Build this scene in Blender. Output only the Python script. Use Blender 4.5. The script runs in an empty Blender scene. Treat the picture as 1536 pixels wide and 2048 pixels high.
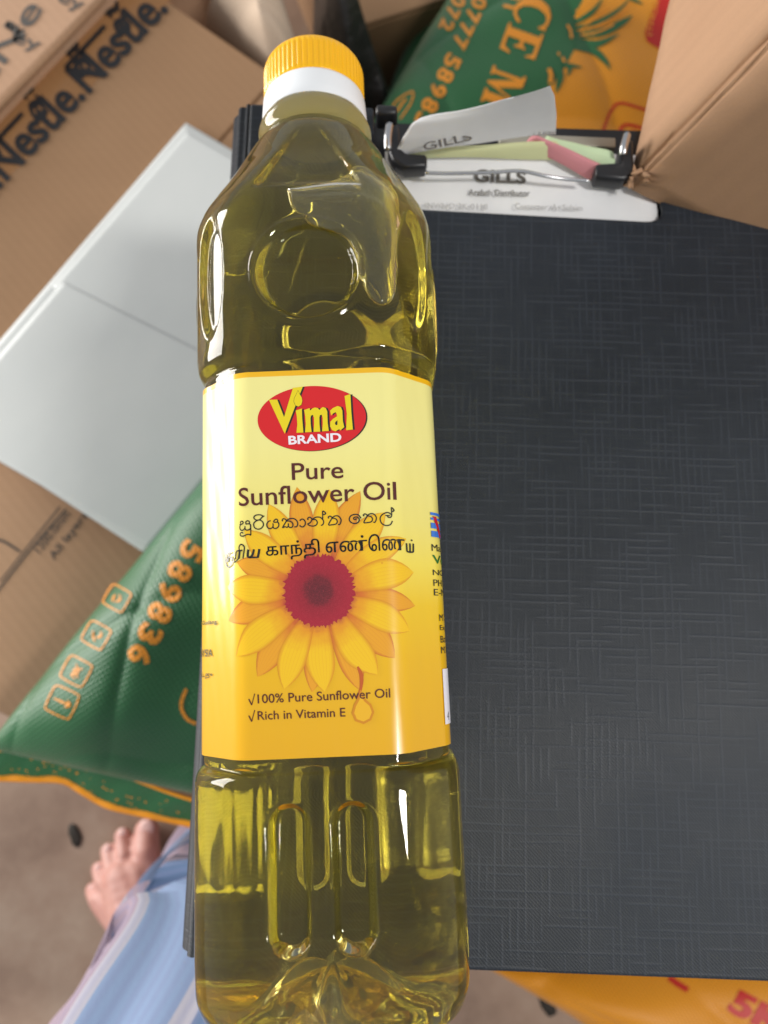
import bpy, bmesh, math, random
import numpy as np
from mathutils import Vector, Matrix

random.seed(4); rng = np.random.default_rng(4)
scn = bpy.context.scene
COL = scn.collection
R = math.radians

# ------------------------------------------------------------------ camera
S = 0.83                       # scale of the close things (bottle 0.30 m long)
FILE_Z = 0.50                  # top of the file, lap height above the floor
CAMZ = FILE_Z + 0.315 * S
TILT = R(10.0); FPX = 1450.0
cam = bpy.data.cameras.new('camera'); camo = bpy.data.objects.new('camera', cam); COL.objects.link(camo)
camo.location = (0, 0, CAMZ); camo.rotation_euler = (TILT, 0, 0)
cam.sensor_fit = 'VERTICAL'; cam.sensor_height = 36.0; cam.lens = FPX / 2048 * 36
cam.clip_start = 0.01; cam.clip_end = 50
cam.dof.use_dof = True; cam.dof.focus_distance = 0.197; cam.dof.aperture_fstop = 11.5
scn.camera = camo

# ------------------------------------------------------------------ light
world = bpy.data.worlds.new('World'); scn.world = world; world.use_nodes = True
bg = world.node_tree.nodes['Background']; bg.inputs[0].default_value = (0.93, 0.96, 1.0, 1); bg.inputs[1].default_value = 0.50
def area(name, loc, target, sx, sy, power, col, roll_up='Y'):
    l = bpy.data.lights.new(name, 'AREA'); l.shape = 'RECTANGLE'; l.size = sx; l.size_y = sy; l.energy = power; l.color = col
    o = bpy.data.objects.new(name, l); COL.objects.link(o); o.location = loc
    d = Vector(target) - Vector(loc); o.rotation_euler = d.to_track_quat('-Z', roll_up).to_euler(); return o
win = area('window_light', (-1.72, 0.70, 0.54), (0, 0.1, 0.53), 1.4, 0.74, 50, (1.0, 0.97, 0.93))
lamp = area('tube_lamp', (1.02, -0.40, 2.25), (0, 0.05, 0.4), 0.18, 0.36, 23, (1.0, 0.98, 0.94))
scn.view_settings.view_transform = 'Standard'; scn.view_settings.look = 'None'
scn.view_settings.gamma = 1.0; scn.view_settings.use_curve_mapping = False; scn.view_settings.exposure = 0.0
cy = scn.cycles
cy.max_bounces = 20; cy.transmission_bounces = 18; cy.glossy_bounces = 8; cy.diffuse_bounces = 4
cy.sample_clamp_indirect = 12.0; cy.use_denoising = True; cy.blur_glossy = 0.3

# ------------------------------------------------------------------ pixel -> place (a pixel gives a direction, the surface the distance)
ct, st = math.cos(TILT), math.sin(TILT)
def at(x, y, z):
    dx = (x - 768) / FPX; dy = -(y - 1024) / FPX
    wy = dy * ct + st; wz = dy * st - ct
    k = (z - CAMZ) / wz
    return Vector((dx * k, wy * k, z))
def project(p):
    q = Vector(p) - Vector((0, 0, CAMZ))
    yc = q.y * ct + q.z * st; zc = -q.y * st + q.z * ct
    return 768 + FPX * q.x / -zc, 1024 - FPX * yc / -zc
def on(x, y, hfun, z0):
    z = z0
    for _ in range(8):
        p = at(x, y, z); z = 0.5 * z + 0.5 * hfun(p.x, p.y)
    return at(x, y, z)

# ------------------------------------------------------------------ materials
def srgb(r, g, b):
    f = lambda c: (c / 255 / 12.92) if c / 255 <= 0.04045 else ((c / 255 + 0.055) / 1.055) ** 2.4
    return (f(r), f(g), f(b), 1)
class M:
    def __init__(s, name, col=(.5, .5, .5, 1), rough=.5, **kw):
        s.m = bpy.data.materials.new(name); s.m.use_nodes = True; s.t = s.m.node_tree
        s.b = s.t.nodes['Principled BSDF']; s.b.inputs['Base Color'].default_value = col; s.b.inputs['Roughness'].default_value = rough
        for k, v in kw.items(): s.b.inputs[k.replace('_', ' ')].default_value = v
    def n(s, typ, **kw):
        n = s.t.nodes.new(typ)
        for k, v in kw.items():
            if k.startswith('i_'): n.inputs[k[2:].replace('_', ' ')].default_value = v
            else: setattr(n, k, v)
        return n
    def l(s, a, b): s.t.links.new(a, b)
    def coord(s, scale=(1, 1, 1), rot=(0, 0, 0), out='Object'):
        c = s.n('ShaderNodeTexCoord'); mp = s.n('ShaderNodeMapping'); mp.inputs['Scale'].default_value = scale; mp.inputs['Rotation'].default_value = rot
        s.l(c.outputs[out], mp.inputs['Vector']); return mp.outputs['Vector']
    def noise(s, vec, scale=5, detail=4, rough=.55):
        n = s.n('ShaderNodeTexNoise'); n.inputs['Scale'].default_value = scale; n.inputs['Detail'].default_value = detail; n.inputs['Roughness'].default_value = rough
        s.l(vec, n.inputs['Vector']); return n.outputs['Fac']
    def ramp(s, fac, stops, interp='LINEAR'):
        r = s.n('ShaderNodeValToRGB'); r.color_ramp.interpolation = interp
        e = r.color_ramp.elements
        while len(e) < len(stops): e.new(0.5)
        for k, (p, c) in enumerate(stops): e[k].position = p; e[k].color = c
        s.l(fac, r.inputs['Fac']); return r.outputs['Color']
    def math(s, op, a, b=None):
        n = s.n('ShaderNodeMath', operation=op)
        for k, v in enumerate((a, b)):
            if v is None: continue
            if isinstance(v, (int, float)): n.inputs[k].default_value = v
            else: s.l(v, n.inputs[k])
        return n.outputs[0]
    def mix(s, fac, a, b, mode='MIX'):
        n = s.n('ShaderNodeMixRGB', blend_type=mode)
        for k, v in zip(('Fac', 'Color1', 'Color2'), (fac, a, b)):
            if isinstance(v, (int, float)) and k == 'Fac': n.inputs[k].default_value = v
            elif isinstance(v, tuple): n.inputs[k].default_value = v
            else: s.l(v, n.inputs[k])
        return n.outputs['Color']
    def color(s, c): s.l(c, s.b.inputs['Base Color'])
    def bump(s, h, strength=.3, dist=.001):
        n = s.n('ShaderNodeBump'); n.inputs['Strength'].default_value = strength; n.inputs['Distance'].default_value = dist
        s.l(h, n.inputs['Height']); s.l(n.outputs['Normal'], s.b.inputs['Normal'])

def flat(name, c, rough=.5, **kw): return M(name, c, rough, **kw).m
def cardboard(name, c0, c1):
    a = M(name, c0, .85); v = a.coord()
    big = a.noise(v, 14, 5); fib = a.noise(a.coord((30, 500, 30), (0, 0, .8)), 1.0, 3)
    fine = a.noise(v, 900, 2)
    c = a.mix(big, c0, c1); c = a.mix(a.math('MULTIPLY', fib, .35), c, (c0[0] * .7, c0[1] * .66, c0[2] * .6, 1)); c = a.mix(a.math('MULTIPLY', fine, .25), c, (c1[0] * .6, c1[1] * .6, c1[2] * .6, 1))
    wv_ = a.n('ShaderNodeTexWave', bands_direction='X'); wv_.inputs['Scale'].default_value = 46; wv_.inputs['Distortion'].default_value = .6; a.l(a.coord((1, 1, 1), (0, 0, -.72)), wv_.inputs['Vector'])
    st_ = a.ramp(a.noise(v, 5, 6, .7), [(.52, (0, 0, 0, 1)), (.75, (1, 1, 1, 1))])
    c = a.mix(a.math('MULTIPLY', wv_.outputs['Fac'], .10), c, (c0[0] * .6, c0[1] * .58, c0[2] * .55, 1)); c = a.mix(a.math('MULTIPLY', st_, .22), c, (c0[0] * .62, c0[1] * .6, c0[2] * .58, 1))
    a.color(c); a.bump(a.math('ADD', a.math('ADD', fib, a.math('MULTIPLY', wv_.outputs['Fac'], .6)), a.math('MULTIPLY', fine, .5)), .25, .0004); return a.m
CARD = cardboard('cardboard_brown', srgb(168, 132, 98), srgb(152, 116, 84))
CARD2 = cardboard('cardboard_tan', srgb(184, 148, 116), srgb(172, 134, 102))
CARDP = cardboard('cardboard_pale', srgb(206, 168, 138), srgb(194, 152, 120))
CARDX = cardboard('cardboard_kraft', srgb(188, 150, 118), srgb(174, 134, 102))
INK = flat('black_ink', (.012, .012, .014, 1), .5)
INKG = flat('faded_ink', (.10, .09, .08, 1), .6)

# ------------------------------------------------------------------ mesh helpers
def link(name, me, mat=None, parent=None, smooth=False):
    o = bpy.data.objects.new(name, me); COL.objects.link(o)
    for m_ in (mat if isinstance(mat, (list, tuple)) else [mat]):
        if m_ is not None: me.materials.append(m_)
    if parent is not None: o.parent = parent
    if smooth:
        for p in me.polygons: p.use_smooth = True
    return o
def mk(name, verts, faces, mat=None, parent=None, smooth=False):
    me = bpy.data.meshes.new(name); me.from_pydata([tuple(v) for v in verts], [], faces); me.update()
    return link(name, me, mat, parent, smooth)
def bm_obj(name, bm, mat=None, parent=None, smooth=False):
    me = bpy.data.meshes.new(name); bmesh.ops.recalc_face_normals(bm, faces=bm.faces[:]); bm.to_mesh(me); bm.free()
    return link(name, me, mat, parent, smooth)
def tag(o, label, cat, group=None):
    o['label'] = label; o['category'] = cat
    if group: o['group'] = group
    return o
def structure(o): o['kind'] = 'structure'; return o
def empty(name, loc=(0, 0, 0), label=None, cat=None, group=None, rz=0):
    o = bpy.data.objects.new(name, None); COL.objects.link(o); o.location = loc; o.rotation_euler = (0, 0, rz); o.empty_display_size = .02
    if label: tag(o, label, cat, group)
    return o
def grid_faces(nu, nv, wrap_u=False):
    f = []
    for j in range(nv - 1):
        for i in range(nu if wrap_u else nu - 1):
            a = j * nu + i; b = j * nu + (i + 1) % nu
            f.append((a, b, b + nu, a + nu))
    return f
def tube(name, pts, rad, mat, parent=None, seg=8, rel=True):
    pts = [Vector(p) for p in pts]; vs = []; n = len(pts)
    rads = rad if isinstance(rad, (list, tuple)) else [rad] * n
    for i, p in enumerate(pts):
        t = (pts[min(i + 1, n - 1)] - pts[max(i - 1, 0)]).normalized()
        a = t.orthogonal().normalized() if i == 0 else (a - t * a.dot(t)).normalized()
        b = t.cross(a)
        for k in range(seg):
            an = 2 * math.pi * k / seg; vs.append(p + (a * math.cos(an) + b * math.sin(an)) * rads[i])
    fs = grid_faces(seg, n, True) + [tuple(range(seg))[::-1], tuple(range((n - 1) * seg, n * seg))]
    o = mk(name, vs, fs, mat, parent, True); return o
def spline(pts, n=8):
    P = [np.array(p, float) for p in pts]; P = [2 * P[0] - P[1]] + P + [2 * P[-1] - P[-2]]; out = []
    for i in range(1, len(P) - 2):
        for k in range(n):
            t = k / n; a, b, c, d = P[i - 1:i + 3]
            out.append(.5 * ((2 * b) + (c - a) * t + (2 * a - 5 * b + 4 * c - d) * t * t + (3 * b - a - 3 * c + d) * t ** 3))
    out.append(P[-2]); return out
def slab(name, pts, z0, z1, mat, parent=None, bev=.002, seg=3, inv=None):
    """closed prism over a plan outline, its edges rounded"""
    bm = bmesh.new(); vs = [bm.verts.new((p[0], p[1], z1)) for p in pts]; f = bm.faces.new(vs)
    ex = bmesh.ops.extrude_face_region(bm, geom=[f]); low = [v for v in ex['geom'] if isinstance(v, bmesh.types.BMVert)]
    for v in low: v.co.z = z0
    bmesh.ops.recalc_face_normals(bm, faces=bm.faces[:])
    if bev: 
        ed = [e for e in bm.edges if abs(e.verts[0].co.z - e.verts[1].co.z) < 1e-6 or e.calc_face_angle(0) > .6]
        bmesh.ops.bevel(bm, geom=ed, offset=bev, segments=seg, affect='EDGES', profile=.5, clamp_overlap=True)
    o = bm_obj(name, bm, mat, parent)
    for p in o.data.polygons: p.use_smooth = len(p.vertices) == 4 and p.area < 2e-4
    return o

# text as flat polygons in its own plane (x right, y up, cap height about 0.7 of size)
def text2d(s, bold=0.0, xs=1.0, shear=0.0):
    c = bpy.data.curves.new('text', 'FONT'); c.body = s; c.offset = bold; c.resolution_u = 4; c.shear = shear
    o = bpy.data.objects.new('text', c); COL.objects.link(o)
    dg = bpy.context.evaluated_depsgraph_get(); me = bpy.data.meshes.new_from_object(o.evaluated_get(dg))
    v = np.array([(p.co.x * xs, p.co.y) for p in me.vertices]) if len(me.vertices) else np.zeros((0, 2))
    f = [tuple(p.vertices) for p in me.polygons]
    bpy.data.objects.remove(o); bpy.data.curves.remove(c); bpy.data.meshes.remove(me); return v, f
def fit(vf, x0, y0, x1, y1):
    """place polygons so that their bounds fill the box (x0,y0)-(x1,y1)"""
    v, f = vf; a = v.min(0); b = v.max(0)
    return np.c_[x0 + (v[:, 0] - a[0]) / (b[0] - a[0]) * (x1 - x0), y0 + (v[:, 1] - a[1]) / (b[1] - a[1]) * (y1 - y0)], f
def px_text(s, p0, p1, h, bold=0.0, xs=1.0):
    """text whose base line runs p0 -> p1 in photo pixels (fills that length), letters h pixels high"""
    v, f = text2d(s, bold, xs); a = v.min(0); b = v.max(0)
    q0, q1 = np.array(p0, float), np.array(p1, float); e = q1 - q0; L = np.hypot(*e); e /= L; up = np.array([e[1], -e[0]])
    t = (v[:, 0] - a[0]) / (b[0] - a[0]); w = (v[:, 1] - min(a[1], 0)) / (b[1] - min(a[1], 0)) * h
    return q0 + np.outer(t * L, e) + np.outer(w, up), f
def ribbon(pts, w, taper=None, n=6):
    P = np.array(spline(pts, n)); d = np.gradient(P, axis=0); d /= np.linalg.norm(d, axis=1)[:, None] + 1e-9
    nn = np.c_[-d[:, 1], d[:, 0]]; k = np.linspace(0, 1, len(P)); ww = np.full(len(P), w / 2.0) if taper is None else w / 2 * np.array([taper(t) for t in k])
    v = np.r_[P + nn * ww[:, None], P - nn * ww[:, None]]; m = len(P)
    return v, [(i, i + 1, m + i + 1, m + i) for i in range(m - 1)]
def joinp(*vfs):
    V = []; F = []; o = 0
    for v, f in vfs:
        V.append(np.asarray(v, float)); F += [tuple(i + o for i in t) for t in f]; o += len(v)
    return np.vstack(V), F
def poly(pts): return np.array(pts, float), [tuple(range(len(pts)))]
def decal(name, vf, fmap, mat, parent, maxlen=None, cuts=()):
    """flat print laid on a surface: polygons cut fine enough to follow it"""
    bm = bmesh.new(); vs = [bm.verts.new((p[0], p[1], 0)) for p in vf[0]]
    for f in vf[1]:
        try: bm.faces.new([vs[i] for i in f])
        except ValueError: pass
    bmesh.ops.triangulate(bm, faces=bm.faces[:])
    if maxlen:
        for _ in range(6):
            ed = [e for e in bm.edges if e.calc_length() > maxlen]
            if not ed: break
            bmesh.ops.subdivide_edges(bm, edges=ed, cuts=1); bmesh.ops.triangulate(bm, faces=[f for f in bm.faces if len(f.verts) > 3])
    for c in cuts:
        bmesh.ops.bisect_plane(bm, geom=bm.verts[:] + bm.edges[:] + bm.faces[:], plane_co=(c, 0, 0), plane_no=(1, 0, 0), dist=1e-7)
    for v in bm.verts: v.co = Vector(fmap(v.co.x, v.co.y))
    me = bpy.data.meshes.new(name); bm.to_mesh(me); bm.free()
    return link(name, me, mat, parent)

# =================================================================== FLOOR
fm = M('floor_cement', srgb(150, 126, 108), .7); v = fm.coord()
fm.color(fm.ramp(fm.noise(v, 9, 8, .65), [(.3, srgb(128, 104, 88)), (.5, srgb(154, 130, 112)), (.72, srgb(172, 152, 134))])); fm.bump(fm.noise(v, 60, 5), .2, .002)
structure(mk('floor', [(-1.6, -1.2, 0), (1.6, -1.2, 0), (1.6, 1.8, 0), (-1.6, 1.8, 0)], [(0, 1, 2, 3)], fm.m))

# =================================================================== FILE
vn = M('file_vinyl', (.028, .030, .034, 1), .42); vn.b.inputs['Specular IOR Level'].default_value = .36
rz = (0, 0, R(1.9))
def lines(axis, scale, sx, sy, thr, power):
    w = vn.n('ShaderNodeTexWave', wave_type='BANDS', bands_direction=axis); w.inputs['Scale'].default_value = scale; w.inputs['Distortion'].default_value = 1.6; w.inputs['Detail'].default_value = 1.0; w.inputs['Detail Scale'].default_value = .25
    vn.l(vn.coord((1, 1, 0), rz), w.inputs['Vector'])
    m = vn.ramp(vn.noise(vn.coord((sx, sy, 1), rz), 1.0, 1.0), [(thr, (0, 0, 0, 1)), (thr + .08, (1, 1, 1, 1))])
    return vn.math('MULTIPLY', vn.math('POWER', w.outputs['Fac'], power), m)
hx = vn.math('MAXIMUM', lines('Y', 120, 36, 260, .47, 5.0), lines('X', 120, 260, 36, .47, 5.0))
fx = vn.math('MAXIMUM', lines('Y', 270, 60, 420, .50, 3.0), lines('X', 270, 420, 60, .50, 3.0))
wv = vn.n('ShaderNodeTexWave', wave_type='BANDS', bands_direction='DIAGONAL'); wv.inputs['Scale'].default_value = 520; vn.l(vn.coord((1, 1, .0), rz), wv.inputs['Vector'])
wv2 = vn.n('ShaderNodeTexWave', wave_type='BANDS', bands_direction='X'); wv2.inputs['Scale'].default_value = 820; vn.l(vn.coord((1, 1, 0), rz), wv2.inputs['Vector'])
weave = vn.math('MULTIPLY', wv.outputs['Fac'], wv2.outputs['Fac'])
cl = vn.noise(vn.coord(), 11, 4)
base = vn.ramp(cl, [(.35, (.0062, .0098, .0155, 1)), (.7, (.0120, .0178, .0275, 1))])
c = vn.mix(vn.math('MULTIPLY', hx, .27), base, (.056, .066, .088, 1)); c = vn.mix(vn.math('MULTIPLY', fx, .16), c, (.05, .055, .062, 1)); c = vn.mix(vn.math('MULTIPLY', weave, .30), c, (.046, .05, .052, 1)); vn.color(c)
vn.l(vn.ramp(cl, [(.3, (.36, .36, .36, 1)), (.7, (.52, .52, .52, 1))]), vn.b.inputs['Roughness'])
vn.bump(vn.math('ADD', vn.math('MULTIPLY', hx, .7), weave), .35, .0002)
VIN = vn.m
BLK = flat('black_plastic', (.012, .012, .014, 1), .35)
TL = at(455, 205, FILE_Z); BL = at(345, 1920, FILE_Z); bd = (at(1536, 1965, FILE_Z) - BL).normalized()
ld = (TL - BL).normalized(); FW = .285
fileo = empty('lever_file', (BL.x, BL.y, .44), 'black linen textured file with a notched clip end, under the oil bottle', 'file')
IF = Vector((BL.x, BL.y, .44))
def fp(p, z): return (p[0] - IF.x, p[1] - IF.y)
bdt = Vector((bd.x, bd.y, 0)); 
BR = BL + bd * FW; TR = TL + bd * FW
na = at(748, 206, FILE_Z); nb = at(752, 412, FILE_Z); nc = at(1290, 441, FILE_Z); nd = at(1322, 408, FILE_Z); ne = nd + ld * (TL - nd).dot(ld)
na = TL + bd * (na - TL).dot(bd)
corner = []
for k in range(7):
    t = k / 6; q = nc * (1 - t) ** 2 + (nc + bd * .009) * 2 * t * (1 - t) + nd * t * t; corner.append(q)
INS = .009
out = [BL + bd * INS, BR, TR, ne] + corner[::-1] + [nb, na, TL + bd * INS]
slab('front_cover', [fp(p, 0) for p in out], .0572, .06, VIN, fileo, .0011, 2)
slab('back_cover', [fp(p, 0) for p in [BL + bd * INS, BR, TR, TL + bd * INS]], 0, .003, VIN, fileo, .001, 2)
# spine: rounded hinge roll along the left edge with two pressed grooves
sp = []
prof = []
for k in range(41):
    t = k / 40; a = math.pi * (.5 + t); prof.append((INS + .0115 * math.cos(a) * (1 + .0) , .0298 + .0298 * math.sin(a)))
prof = [(x + .0018 * math.exp(-((k - 8) / 1.1) ** 2) + .0018 * math.exp(-((k - 13) / 1.1) ** 2) + .0016 * math.exp(-((k - 3) / .8) ** 2), z - .0016 * math.exp(-((k - 3) / .8) ** 2)) for k, (x, z) in enumerate(prof)]
Ls = (TL - BL).length; sv = []
for j in range(2):
    for x, z in prof: sv.append(Vector((0, 0, z)) + bd * x + ld * (Ls * j))
npf = len(prof); sfc = [(i, i + 1, npf + i + 1, npf + i) for i in range(npf - 1)] + [tuple(range(npf)), tuple(range(npf, 2 * npf))[::-1], (0, npf, 2 * npf - 1, npf - 1)]
so = mk('spine', sv, sfc, VIN, fileo)
for p in so.data.polygons: p.use_smooth = len(p.vertices) == 4
# page block inside, a hand's breadth back from the edges
PAPER = M('paper_white', srgb(226, 226, 226), .75); PAPER.color(PAPER.ramp(PAPER.noise(PAPER.coord(), 30, 4), [(.3, srgb(216, 216, 218)), (.7, srgb(232, 232, 232))])); PAPERW = PAPER.m
pb = [BL + bd * .02 + ld * .01, BL + bd * .25 + ld * .01, TL + bd * .25 - ld * .002, TL + bd * .02 - ld * .002]
slab('inner_board', [fp(p, 0) for p in pb], .0031, .0535, BLK, fileo, 0)
# clip: two black feet, a bent wire and a metal bar
STEEL = flat('steel_wire', (.55, .55, .56, 1), .25, Metallic=1.0)
def fl(x, y, dz=0): return at(x, y, FILE_Z + dz) - IF
def lfoot(pts, z0, z1): slab('clip_foot', [(p.x, p.y) for p in [fl(*q) for q in pts]], z0, z1, BLK, fileo, .0012, 2)
lfoot([(775, 275), (797, 275), (800, 322), (812, 332), (852, 334), (852, 358), (808, 360), (784, 345), (776, 325)], .0605, .068)
lfoot([(1232, 305), (1254, 305), (1256, 372), (1236, 384), (1180, 378), (1180, 352), (1224, 350)], .0605, .068)
lfoot([(752, 243), (794, 245), (794, 262), (752, 262)], .0605, .070)
tube('clip_wire', spline([fl(850, 346, .006), fl(900, 347, .006), fl(980, 345, .007), fl(1040, 342, .0075), fl(1090, 352, .007), fl(1130, 358, .006), fl(1182, 362, .006)], 6), .0007, STEEL, fileo)
tube('clip_wire', spline([fl(776, 300, .010), fl(776, 275, .011), fl(779, 250, .010)], 6), .0016, STEEL, fileo)
tube('clip_wire', spline([fl(1246, 310, .010), fl(1248, 292, .011), fl(1254, 270, .010)], 6), .0016, STEEL, fileo)
slab('clip_bar', [(p.x, p.y) for p in [fl(1000, 258), fl(1235, 268), fl(1235, 288), fl(1000, 280)]], .0545, .058, flat('dull_bar', (.36, .34, .28, 1), .45, Metallic=.4), fileo, .0006, 2)

# papers held by the clip
def sheet(name, c00, c10, c11, c01, mat, bulge=0, nu=24, nv=12, wob=0.0, seed=0, thick=.00025):
    r = np.random.default_rng(seed); ph = r.uniform(0, 6, 6); vs = []
    for j in range(nv):
        for i in range(nu):
            u = i / (nu - 1); w = j / (nv - 1)
            p = c00 * (1 - u) * (1 - w) + c10 * u * (1 - w) + c11 * u * w + c01 * (1 - u) * w
            p = p + Vector((0, 0, bulge * 4 * w * (1 - w) + wob * (math.sin(5 * u + ph[0] + 3 * w) + .6 * math.sin(11 * u - 4 * w + ph[1]) + .4 * math.sin(17 * w + 6 * u + ph[2]))))
            vs.append(p)
    nf = nu * nv; vs2 = vs + [v_ - Vector((0, 0, thick)) for v_ in vs]
    fs = grid_faces(nu, nv) + [tuple(i + nf for i in f[::-1]) for f in grid_faces(nu, nv)]
    rim = [i for i in range(nu)] + [j * nu + nu - 1 for j in range(1, nv)] + [(nv - 1) * nu + i for i in range(nu - 2, -1, -1)] + [j * nu for j in range(nv - 2, 0, -1)]
    fs += [(rim[k], rim[k] + nf, rim[(k + 1) % len(rim)] + nf, rim[(k + 1) % len(rim)]) for k in range(len(rim))]
    o = mk(name, vs2, fs, mat, None, True)
    for p in o.data.polygons[-len(rim):]: p.use_smooth = False
    return o
A_ = lambda x, y, dz: at(x, y, FILE_Z + dz)
s1 = tag(sheet('invoice_sheet', A_(770, 440, -.0034), A_(1320, 462, -.0034), A_(1300, 310, -.001), A_(770, 285, -.001), PAPERW, .0, 20, 12, .0003, 1), 'flat white printed invoice under the wire of the clip', 'paper')
zi = FILE_Z - .0022
def onsheet(x, y):
    return at(x, y, zi + .0012)
for t_, a, b, h, bo, mt in [('GILLS', (948, 364), (1052, 368), 26, .035, INKG), ('Arafath Distributor', (937, 391), (1060, 393), 13, .01, INKG), ('INV/NO 2K-0118', (850, 416), (975, 419), 11, 0, flat('pale_ink', (.4, .39, .38, 1), .7)), ('Customer: As Sulaim', (1030, 418), (1165, 422), 12, 0, flat('pale_ink', (.36, .35, .34, 1), .7))]:
    decal('lettering', px_text(t_, a, b, h, bo), onsheet, mt, s1)
tag(sheet('pink_copy_sheet', A_(1050, 288, .003), A_(1205, 372, .0005), A_(1232, 345, .0045), A_(1075, 268, .008), flat('paper_pink', srgb(206, 136, 142), .75), .002, 16, 8, .0004, 2), 'pink copy sheet curling out beside the clip foot', 'paper')
tag(sheet('green_copy_sheet', A_(1080, 295, .004), A_(1232, 350, .0035), A_(1225, 305, .006), A_(1095, 270, .006), flat('paper_green', srgb(192, 212, 172), .75), .001, 16, 8, .0004, 3), 'pale green copy sheet between pink sheet and metal bar', 'paper')
tag(sheet('yellow_copy_sheet', A_(800, 315, .0005), A_(1130, 318, .0012), A_(1110, 282, .007), A_(800, 296, .003), flat('paper_lime', srgb(205, 208, 160), .75), .002, 16, 8, .0004, 4), 'dull lime copy sheet in the shade of the curled sheet', 'paper')
cs = tag(sheet('curled_sheet', A_(788, 308, .006), A_(1112, 268, .014), A_(1100, 172, .040), A_(842, 240, .018), PAPERW, .004, 30, 14, .0007, 5), 'white torn sheet curling up above the clip, pale print along its edge', 'paper')
def oncurl(x, y): return at(x, y, FILE_Z + .0145)
decal('lettering', px_text('GILLS', (848, 302), (945, 280), 16, .02), oncurl, INKG, cs)

# =================================================================== BOTTLE
al = R(2.3); axd = Vector((-math.sin(al), math.cos(al), 0)); sdd = Vector((math.cos(al), math.sin(al), 0))
la = at(626.5, 741, CAMZ - .23 * S); lb = at(641.5, 1516, CAMZ - .23 * S); mid = (la + lb) / 2
V0 = -.147
boto = mid + axd * (V0 * S); boto.z = FILE_Z
bottle = empty('oil_bottle', boto, 'clear one litre bottle of yellow sunflower oil lying on the black file', 'bottle', None, al)
CH = .044                      # height of the axis above the file, before scaling
def bl(u, v_, w): return Vector((u * S, (v_ - V0) * S, (w + CH) * S))
def luv(x, y, w=.041):         # photo pixel -> across, along on the front of the bottle
    p = at(x, y, FILE_Z + (w + CH) * S) - mid
    return p.dot(sdd) / S, p.dot(axd) / S
def octr(phi, H, a, p=26.0):
    d45 = (H + a) / math.sqrt(2); s = 0
    for k in range(8):
        c_ = np.cos(phi - k * math.pi / 4); d = H if k % 2 == 0 else d45
        s = s + np.maximum(c_, 0) ** p / d ** p
    return s ** (-1 / p)
# along, half width, chamfer ratio, blend to a circle (0 octagon, 1 round), edge sharpness
ST = [(-.1465, .026, .60, .5, 12), (-.1468, .030, .60, .45, 12), (-.1462, .034, .61, .32, 14), (-.1445, .0380, .62, .20, 16), (-.1400, .0418, .62, .08, 16), (-.133, .0437, .62, .02, 16), (-.118, .0440, .62, 0, 16),
      (-.072, .0440, .62, 0, 16), (-.0685, .0436, .62, 0, 16), (-.0665, .0424, .62, 0, 16), (-.0655, .0410, .61, 0, 16), (-.0640, .0407, .61, 0, 30), (.0640, .0407, .61, 0, 30), (.0655, .0408, .61, 0, 16), (.0672, .0422, .61, 0, 16), (.0690, .0434, .62, 0, 16), (.074, .0440, .62, 0, 16),
      (.112, .0440, .64, 0, 16), (.122, .0438, .62, .02, 22), (.130, .0428, .58, .06, 18), (.138, .0404, .52, .12, 16), (.146, .0372, .46, .2, 14), (.154, .0334, .42, .32, 12), (.162, .0294, .41, .5, 12), (.168, .0262, .41, .72, 12), (.1715, .0240, .41, .92, 12), (.1735, .0224, .41, 1, 12), (.176, .0222, .41, 1, 12), (.1785, .0234, .41, 1, 12), (.1805, .0234, .41, 1, 12), (.1825, .0222, .41, 1, 12), (.1845, .0216, .41, 1, 12), (.187, .0195, .41, 1, 12), (.203, .0192, .41, 1, 12), (.205, .0182, .41, 1, 12)]
STA = np.array(ST)
def interp(x, col):            # monotone cubic through the stations
    X = STA[1:, 0]; Y = STA[1:, col]; h = np.diff(X); d = np.diff(Y) / h; m = np.zeros_like(Y)
    for i in range(1, len(X) - 1):
        if d[i - 1] * d[i] > 0: w1 = 2 * h[i] + h[i - 1]; w2 = h[i] + 2 * h[i - 1]; m[i] = (w1 + w2) / (w1 / d[i - 1] + w2 / d[i])
    m[0] = d[0]; m[-1] = d[-1]; k = np.clip(np.searchsorted(X, x) - 1, 0, len(h) - 1); t = (x - X[k]) / h[k]
    return (1 + 2 * t) * (1 - t) ** 2 * Y[k] + t * (1 - t) ** 2 * h[k] * m[k] + t * t * (3 - 2 * t) * Y[k + 1] + t * t * (t - 1) * h[k] * m[k + 1]
def smooth01(x): x = np.clip(x, 0, 1); return x * x * (3 - 2 * x)
NPH = 480
vv = np.concatenate([np.linspace(-.1468, -.120, 60), np.linspace(-.1195, -.0705, 110), np.linspace(-.070, -.062, 26), np.linspace(-.058, .058, 12), np.linspace(.062, .0745, 30), np.linspace(.075, .1235, 120), np.linspace(.124, .172, 70), np.linspace(.1725, .205, 44)])
vv = np.unique(np.round(vv, 6))
def gsm(y):                     # smooth the profile a little so that the steps read as moulded
    k = np.array([1, 2, 3, 2, 1.]); k /= k.sum(); return np.convolve(np.pad(y, 2, mode='edge'), k, 'valid')
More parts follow.
